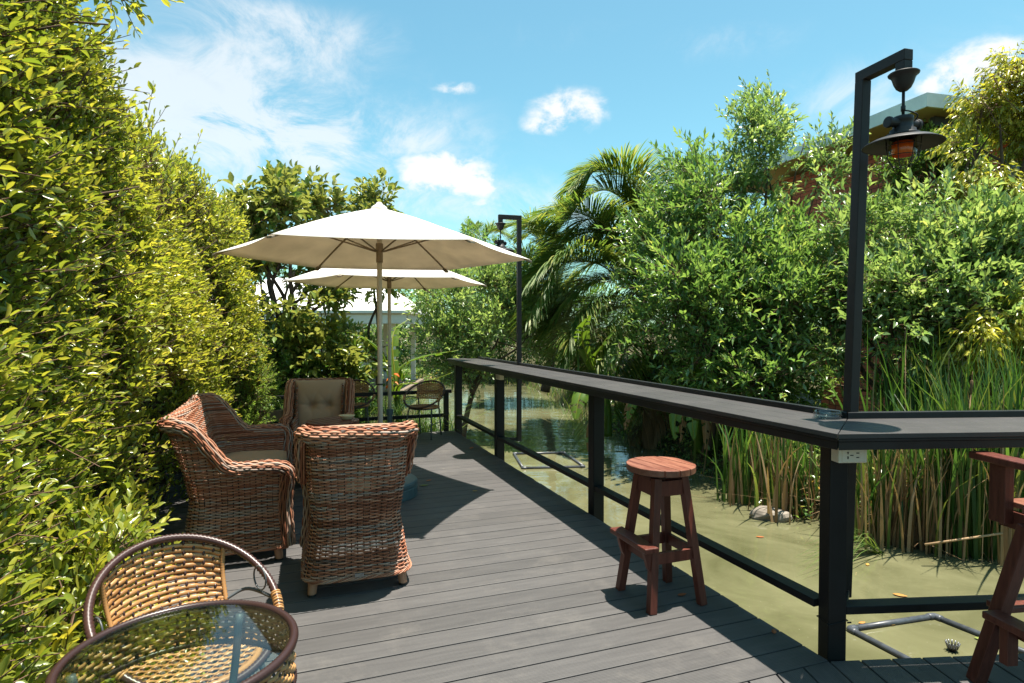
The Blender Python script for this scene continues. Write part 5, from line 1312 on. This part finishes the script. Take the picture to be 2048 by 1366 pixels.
def palm(label, base, fronds, seed, leaf=.62, trunk_top=None, dead=(), fuller=0):
    g = np.random.default_rng(seed); t = thing('coconut_palm', label, 'palm', base)
    tt = np.array(trunk_top); m = MB(); m.tube(spline([base, (np.array(base) * .6 + tt * .4) + np.array([.1, 0, 0]), tt], 16), np.linspace(.14, .10, 16), 12); m.build('trunk', M_bark, t, smooth=True, world=True)
    for f in fronds: frond('frond', t, f, leaf, LM_palm, g)
    for f in fronds[:fuller]:      # more fronds between those
        k = len(f); frond('frond', t, [p + g.normal(0, .20, 3) * (q / k) * 1.6 - np.array([0, 0, .12]) * q for q, p in enumerate(f)], leaf * .95, LM_palm, g)
    for f in dead: frond('dead_frond', t, f, leaf * .75, LM_drypalm, g, wd=.022, hang=1.6)
    return t
def fr(*p): return [at(*q) for q in p]
palm('coconut palm arching its fronds over the pond beside the big shrub', (3.25, 12.6, -.3),
     [fr((1318, 560, 12.6), (1290, 430, 12.5), (1257, 350, 12.3), (1205, 335, 12.1), (1150, 372, 11.9)),
      fr((1310, 600, 12.6), (1240, 490, 12.3), (1180, 435, 12.0), (1120, 425, 11.8), (1065, 448, 11.6)),
      fr((1310, 620, 12.5), (1235, 545, 12), (1165, 510, 11.6), (1110, 520, 11.3), (1062, 566, 11.1)),
      fr((1310, 640, 12.4), (1235, 600, 11.9), (1180, 610, 11.5), (1148, 645, 11.2), (1122, 712, 11.0)),
      fr((1325, 570, 12.8), (1300, 470, 13), (1262, 412, 13.1), (1232, 425, 13.1), (1205, 470, 13.1)),
      fr((1330, 560, 12.8), (1345, 440, 13.2), (1352, 380, 13.4), (1358, 330, 13.6)),
      fr((1320, 600, 12.6), (1270, 540, 12.9), (1210, 520, 13.3), (1150, 550, 13.6), (1100, 610, 13.8)),
      fr((1325, 620, 12.6), (1400, 560, 13), (1470, 580, 13.4), (1520, 640, 13.6)),
      fr((1310, 610, 12.6), (1250, 500, 12.6), (1200, 465, 12.5), (1140, 480, 12.3), (1085, 540, 12.1)),
      fr((1312, 630, 12.4), (1260, 570, 12.2), (1210, 560, 12.0), (1150, 590, 11.8), (1095, 660, 11.7)),
      fr((1318, 580, 12.8), (1275, 440, 12.9), (1225, 385, 12.9), (1180, 390, 12.8), (1130, 440, 12.7)),
      fr((1312, 640, 12.2), (1270, 610, 11.8), (1225, 640, 11.4), (1190, 700, 11.1), (1170, 770, 11)),
      fr((1312, 650, 12.2), (1262, 680, 11.5), (1235, 740, 11.1), (1228, 820, 10.9)),
      fr((1318, 650, 12.2), (1290, 620, 11.6), (1245, 640, 11.0), (1205, 720, 10.7), (1180, 860, 10.5))],
     71, 1.02, at(1322, 640, 12.6), fuller=9, dead=[fr((1318, 680, 12.2), (1300, 720, 11.4), (1290, 790, 11.0), (1284, 880, 10.9)), fr((1325, 690, 12.2), (1318, 740, 11.4), (1312, 800, 11.0), (1300, 880, 10.9))])
palm('smaller coconut palm further back, fronds showing left of the first palm', (.95, 17.5, -.3),
     [fr((1105, 600, 17.5), (1090, 500, 17.4), (1060, 450, 17.2), (1010, 455, 17)), fr((1105, 600, 17.5), (1110, 490, 17.6), (1125, 430, 17.6), (1150, 405, 17.5)), fr((1105, 600, 17.5), (1070, 530, 17.2), (1030, 510, 17), (985, 540, 16.8)),
      fr((1105, 600, 17.4), (1140, 510, 17.2), (1180, 490, 17), (1230, 530, 16.8)), fr((1105, 600, 17.5), (1100, 520, 17.9), (1075, 470, 18.2), (1040, 475, 18.4)), fr((1105, 610, 17.2), (1060, 580, 16.8), (1025, 600, 16.6), (1000, 660, 16.4))],
     73, 1.05, at(1105, 600, 17.5))
palm('distant palm crown peeking above the umbrella tip', (-1.9, 30, -.3),
     [fr((965, 570, 30), (955, 500, 30), (930, 475, 30), (895, 490, 29.6)), fr((965, 570, 30), (970, 490, 30), (985, 462, 30), (1010, 470, 29.8)), fr((965, 570, 30), (962, 490, 30.4), (958, 462, 30.6), (950, 450, 30.8)), fr((965, 570, 30), (990, 510, 29.8), (1020, 505, 29.6), (1045, 530, 29.4)), fr((965, 570, 30), (935, 520, 29.8), (905, 520, 29.6), (880, 550, 29.4))],
     75, 1.1, at(965, 570, 30))
def banana_leaf(name, par, pts, wd, mt, g, n=34, tears=7, sag=.25):
    P = spline(pts, n); T = unit(np.gradient(P, axis=0)); sd = unit(np.cross(T, np.array([0, 0, 1.0])) + np.array([1e-3, 0, 0])); upv = np.cross(sd, T)
    V = []; F = []; A = []; base = 0
    cut = {s: set(g.choice(np.arange(4, n - 2), tears, replace=False).tolist()) for s in (-1, 1)}
    for s in (-1, 1):
        prev = None; seg_tilt = g.normal(0, .12)
        for i in range(n):
            u = i / (n - 1); w_ = wd * (max(0, math.sin(math.pi * min(1, .03 + u * .97))) ** .55) * (1 - .25 * u)
            if i in cut[s]: seg_tilt = g.normal(0, .25); prev = None
            row = []
            for q in range(5):
                f = q / 4; p = P[i] + sd[i] * s * w_ * f * (1 - .12 * f) + upv[i] * w_ * (.32 * f - (sag + .2 * abs(seg_tilt)) * 1.3 * f * f + seg_tilt * f * .4) + T[i] * w_ * f * .22 - Zz * .10 * w_ * f * f
                V.append(p); A.append(np.clip(.45 + .25 * seg_tilt + (.35 if f == 1 and g.random() < .2 else 0) + g.normal(0, .04), 0, 1)); row.append(len(V) - 1)
            if prev is not None:
                for q in range(4): F.append((prev[q], row[q], row[q + 1], prev[q + 1]) if s > 0 else (prev[q], prev[q + 1], row[q + 1], row[q]))
            prev = row
    o = faces_obj(name, np.array(V), [np.array(F)], mt, par, True, np.array(A), True)
    mm = MB(); mm.tube(P - wloc(o), np.linspace(.018, .004, n), 6, rnd=.98); mm.build('midrib', mt, o, smooth=True)
    return o
def banana(label, base, leaves, dry, stem, seed):
    g = np.random.default_rng(seed); t = thing('banana_plant', label, 'banana plant', base)
    for s in stem:
        m = MB(); m.tube(spline([np.array(base) * .0 + np.array(s[0]), (np.array(s[0]) + np.array(s[1])) / 2 + g.normal(0, .03, 3), s[1]], 12), np.linspace(.085, .04, 12), 10, rnd=.6); m.build('stem', LM_banana, t, smooth=True, world=True)
    for pts, wd in leaves: banana_leaf('leaf', t, pts, wd, LM_banana, g)
    for pts, wd in dry: banana_leaf('dry_leaf', t, pts, wd, LM_drybanana, g, tears=12, sag=.6)
    return t
banana('banana plant with broad torn leaves below the big palm', at(1190, 850, 10.6) * np.array([1, 1, 0]) + np.array([.55, .3, -.3]),
     [(fr((1215, 800, 10.9), (1190, 730, 10.7), (1205, 690, 10.6), (1235, 650, 10.6)), .20), (fr((1215, 800, 10.8), (1180, 760, 10.4), (1160, 790, 10.1), (1150, 840, 9.9)), .20), (fr((1215, 800, 10.8), (1170, 700, 10.6), (1165, 660, 10.4), (1180, 630, 10.2)), .18),
      (fr((1220, 800, 11), (1250, 700, 11), (1290, 690, 10.8), (1330, 730, 10.6)), .19)],
     [(fr((1215, 810, 10.8), (1195, 810, 10.4), (1180, 850, 10.2), (1176, 905, 10.1)), .10)], [(at(1215, 850, 10.9) * np.array([1, 1, 0]) + np.array([0, 0, -.4]), at(1215, 790, 10.9))], 81)
banana('cluster of banana leaves hanging over the bank behind the bar stool', (2.95, 9.6, -.3),
     [(fr((1400, 800, 9.4), (1385, 745, 9.2), (1350, 740, 9), (1322, 790, 8.8)), .17), (fr((1400, 800, 9.3), (1410, 730, 9), (1420, 720, 8.8), (1425, 790, 8.5)), .16), (fr((1400, 800, 9.3), (1370, 770, 8.8), (1352, 820, 8.6), (1350, 880, 8.5)), .14), (fr((1420, 800, 9.2), (1450, 740, 8.8), (1480, 745, 8.6), (1500, 800, 8.4)), .15),
      (fr((1410, 800, 9.2), (1395, 780, 8.7), (1385, 830, 8.5), (1388, 880, 8.4)), .13), (fr((1440, 800, 9.2), (1530, 730, 8.8), (1560, 720, 8.6), (1590, 740, 8.4)), .13), (fr((1400, 800, 9.3), (1300, 770, 9.2), (1270, 800, 9.1), (1255, 840, 9.0)), .15)],
     [(fr((1400, 800, 9.2), (1372, 800, 8.8), (1365, 840, 8.7), (1360, 885, 8.6)), .08), (fr((1400, 800, 9.2), (1408, 800, 8.8), (1412, 850, 8.6), (1410, 900, 8.5)), .08), (fr((1300, 800, 9.6), (1262, 800, 9.4), (1254, 830, 9.3), (1250, 860, 9.2)), .09), (fr((1440, 800, 9.2), (1436, 830, 8.9), (1440, 870, 8.8)), .06)],
     [((2.95, 9.5, -.4), at(1400, 790, 9.4)), ((3.15, 9.4, -.4), at(1430, 790, 9.2))], 83)
banana('banana plant with two wide leaves behind the second umbrella pole', (-1.9, 9.9, -.25),
     [(fr((795, 800, 9.8), (800, 740, 9.9), (840, 715, 9.9), (918, 700, 9.8)), .17), (fr((790, 800, 9.8), (770, 720, 9.8), (735, 680, 9.7), (690, 662, 9.6)), .15), (fr((795, 800, 9.8), (785, 700, 10), (790, 660, 10.2), (815, 640, 10.4)), .13), (fr((790, 800, 9.8), (800, 770, 9.6), (850, 765, 9.5), (905, 745, 9.4)), .09)],
     [], [((-1.85, 9.85, -.4), at(793, 790, 9.85))], 85)
def flower():
    g = np.random.default_rng(86); b = at(785, 800, 9.5); t = thing('heliconia_flower', 'hanging orange flower beside the second umbrella pole', 'flower', b)
    m = MB(); P = fr((772, 860, 9.5), (772, 780, 9.5), (780, 752, 9.5), (790, 760, 9.5), (786, 790, 9.5)); m.tube(spline(P, 20), .008, 6, rnd=.5); m.build('stalk', LM_reed, t, smooth=True, world=True)
    for k in range(4):
        p = at(787 - k, 748 + 8 * k, 9.5); d = np.array([(-1) ** k * .9, -.3, -.25]); leaves_mesh('bract', np.array([p]), np.array([d]), np.array([[0, -.3, 1.0]]), np.array([.11]), np.array([.045]), LM_flower, t, 'near', 1.5, g)
flower()

# ------------------------------------------------------------------ reeds, grasses, undergrowth
def blades(name, O, H, wd, lean, mt, par, g, k=7, bend=.35, stiff=1.0, world=True):
    n = len(O); a = g.uniform(0, 6.28, n); dirx = np.column_stack([np.cos(a), np.sin(a), np.zeros(n)]); ln = np.abs(g.normal(0, lean, n)); bd = np.abs(g.normal(0, bend, n))
    b_ = a + g.uniform(-.9, .9, n) + math.pi / 2; sd = np.column_stack([np.cos(b_), np.sin(b_), np.zeros(n)]); V = []
    for q in range(k):
        u = q / (k - 1); off = H * (ln * u + bd * u ** 3); z = H * u * (1 - .35 * np.clip(bd, 0, 1.6) * u * u); w_ = wd * (1 - u ** 2.2 * .93)
        c = O + dirx * off[:, None] + np.array([0, 0, 1.0]) * z[:, None]; V += [c - sd * (w_ / 2)[:, None], c + sd * (w_ / 2)[:, None]]
    V = np.stack(V, 1); b0 = (np.arange(n) * 2 * k)[:, None]; F = np.concatenate([b0 + np.array([[2 * q, 2 * q + 1, 2 * q + 3, 2 * q + 2]]) for q in range(k - 1)])
    return faces_obj(name, V.reshape(-1, 3), [F], mt, par, True, np.repeat(g.random(n), 2 * k), world)
def reed_clump(label, px, py, n, h, rad, seed, dry=.15, lean=.055, wd=.036, cattail=0, dry_h=1.0):
    g = np.random.default_rng(seed); c = atz(px, py, WATER); t = thing('reed_clump', label, 'reeds', c, 0, 'reed clumps along the pond bank')
    n1 = int(n * (1 - dry)); O = np.column_stack([c[0] + g.normal(0, rad, n1), c[1] + np.abs(g.normal(0, rad, n1)) * 1.3, np.full(n1, WATER - .05)])
    blades('blades', O, h * g.uniform(.6, 1.12, n1), wd * g.uniform(.6, 1.2, n1), lean, LM_reed, t, g, bend=.16)
    n2 = n - n1; O = np.column_stack([c[0] + g.normal(0, rad * 1.1, n2), c[1] + g.normal(0, rad * .7, n2), np.full(n2, WATER - .05)])
    blades('dry_stalks', O, h * dry_h * g.uniform(.45, .95, n2), wd * g.uniform(.4, 1.0, n2), lean * 1.2, LM_straw, t, g, bend=.12)
    for k in range(cattail):
        m = MB(); p = np.array([c[0] + g.normal(0, rad * .7), c[1] + abs(g.normal(0, rad)), WATER]); q = p + np.array([g.normal(0, .08), g.normal(0, .05), h * g.uniform(.85, 1.0)]); d = unit(q - p)
        m.tube([p, q], [.005, .004], 6, rnd=.6); m.tube([q - d * .02, q - d * .01, q + d * .11, q + d * .12], [.004, .012, .012, .004], 8, rnd=.0); m.tube([q + d * .12, q + d * .2], [.003, .001], 5, rnd=.6); m.build('cattail', LM_straw, t, smooth=True, world=True)
    return t
RC = [(1520, 1010, 190, 1.25, .20, 91, .25, 'green reed clump above the grey rock, left of the corner post'), (1600, 1035, 150, 1.2, .16, 92, .35, 'half dried reed clump right of the grey rock'),
      (1705, 1045, 90, .95, .12, 93, .6, 'dry reed clump in the gap right of the corner post'), (1775, 1090, 130, 1.35, .13, 94, .55, 'tall dry brown reed clump standing in the water'),
      (1850, 1098, 150, 1.5, .13, 95, .45, 'brown and green reed clump left of the bar chair arm'), (1925, 1110, 170, 1.75, .12, 96, .15, 'bright green reed clump behind the tip of the bar chair arm'),
      (2000, 1120, 200, 1.9, .16, 97, .12, 'green reed clump behind the bar chair seat'), (2070, 1110, 200, 2.0, .2, 98, .12, 'green reed clump cut by the right edge'), (1900, 1040, 260, 2.15, .35, 99, .08, 'tall green reed bed further back on the right bank')]
for px, py, n, h, rad, sd, dry, lb in RC: reed_clump(lb, px, py, n, h, rad, sd, dry, cattail=1 if sd in (96, 99) else 0)
reed_clump('tallest reed bed at the back right, under the drooping yellow-green branches', 2000, 1010, 320, 2.35, .42, 101, .06, cattail=1)
reed_clump('leaning green reeds on the bank behind the banana cluster', 1500, 940, 160, 1.5, .3, 102, .12)
def stuff_cover(name, region, n, h, mt, seed, wd=.010, lean=.5):
    g = np.random.default_rng(seed); P = []
    while len(P) < n:
        q = np.column_stack([g.uniform(region[0], region[1], n), g.uniform(region[2], region[3], n)]); d = poly_dist(q, SHORE); q = q[(d < .12) & (d > -3.5)]; P.extend(q.tolist())
    P = np.array(P[:n]); O = np.column_stack([P, ground_h(P) - .02])
    o = blades(name, O, h * g.uniform(.4, 1.3, n), np.full(n, wd) * g.uniform(.6, 1.3, n), lean, mt, None, g, k=5, bend=.6, world=False)
    return tag(o, kind='stuff')
stuff_cover('bank_grass', (1.0, 9, 5.0, 14), 7000, .26, LM_reed, 111)
stuff_cover('bank_straw', (1.5, 7, 5.2, 10), 1600, .26, LM_straw, 112, lean=1.1)
stuff_cover('matted_straw', (2.7, 5.2, 5.5, 7.4), 1000, .20, LM_straw, 114, wd=.012, lean=2.4)
stuff_cover('far_grass', (-7, 2, 7.5, 26), 6000, .5, LM_reed, 113, wd=.016)
def undergrowth(name, region, n, LL, mt, seed, h=.5, label=None):
    g = np.random.default_rng(seed); P = []
    while len(P) < n:
        q = np.column_stack([g.uniform(region[0], region[1], n), g.uniform(region[2], region[3], n)]); d = poly_dist(q, SHORE); q = q[(d < .15) & (d > -2.6)]; P.extend(q.tolist())
    P = np.array(P[:n]); z = ground_h(P); mound = np.clip(.55 + .5 * n3(np.column_stack([P, z * 0]), 2.0, seed), .1, 1.2)
    O = np.column_stack([P, z + h * mound * g.random(n) ** .6]); D = g.normal(0, .6, (n, 3)) + np.array([0, 0, .35])
    L_ = LL * g.uniform(.6, 1.3, n); o = leaves_mesh(name, O, D, np.array([0, 0, 1.0]) + g.normal(0, .4, (n, 3)), L_, L_ * .45, mt, None, 'far', 1, g, False)
    return tag(o, kind='stuff')
undergrowth('undergrowth', (1.2, 9.5, 5.2, 14), 15000, .075, LM_shrub, 121, .45)
undergrowth('left_undergrowth', (-8, -.6, 8.6, 24), 12000, .09, LM_shrub, 122, .6)
def deck_fern():
    g = np.random.default_rng(131); t = thing('grass_tuft', 'arching grassy tuft under the far bistro chairs beyond the end fence', 'grass tuft', (-1.5, 9.55, -.25))
    n = 420; O = np.column_stack([g.uniform(-2.6, -.9, n), g.uniform(9.35, 9.9, n), np.full(n, -.25)])
    blades('blades', O, g.uniform(.45, .95, n), np.full(n, .013), .35, LM_reed, t, g, bend=.9)
deck_fern()
def floating_grass():
    g = np.random.default_rng(133); p = atz(1760, 1105, WATER); t = thing('bent_reed', 'green reed bent down over the water beside the corner post', 'reeds', (p[0], p[1], WATER))
    V = []; F = []; A = []; b = 0
    for k in range(42):
        e = atz(g.uniform(1570, 1700), g.uniform(1085, 1160), WATER); s = p + g.normal(0, .03, 3) * np.array([1, 1, 0]); pts = spline([s, s + (e - s) * .45 + Zz * g.uniform(.10, .22), e + Zz * .01], 8); sd = unit(np.cross(e - s, Zz)); r = g.random()
        for q in range(8):
            w_ = .009 * (1 - (q / 7) ** 2 * .9); V += [pts[q] - sd * w_ / 2, pts[q] + sd * w_ / 2]; A += [r, r]
            if q: F.append((b + 2 * q - 2, b + 2 * q - 1, b + 2 * q + 1, b + 2 * q))
        b += 16
    faces_obj('blades', np.array(V), [np.array(F)], LM_reed, t, True, np.array(A), True)
floating_grass()
def fallen_stalks():
    g = np.random.default_rng(135); t = thing('fallen_stalk', 'long dry stalk lying across the reeds behind the bar chair', 'stalk', atz(1900, 1085, WATER))
    m = MB(); m.tube([at(1850, 1089, 5.45), at(2010, 1066, 5.45)], .010, 7, rnd=.8); m.build('stalk', LM_straw, t, smooth=True, world=True)
fallen_stalks()
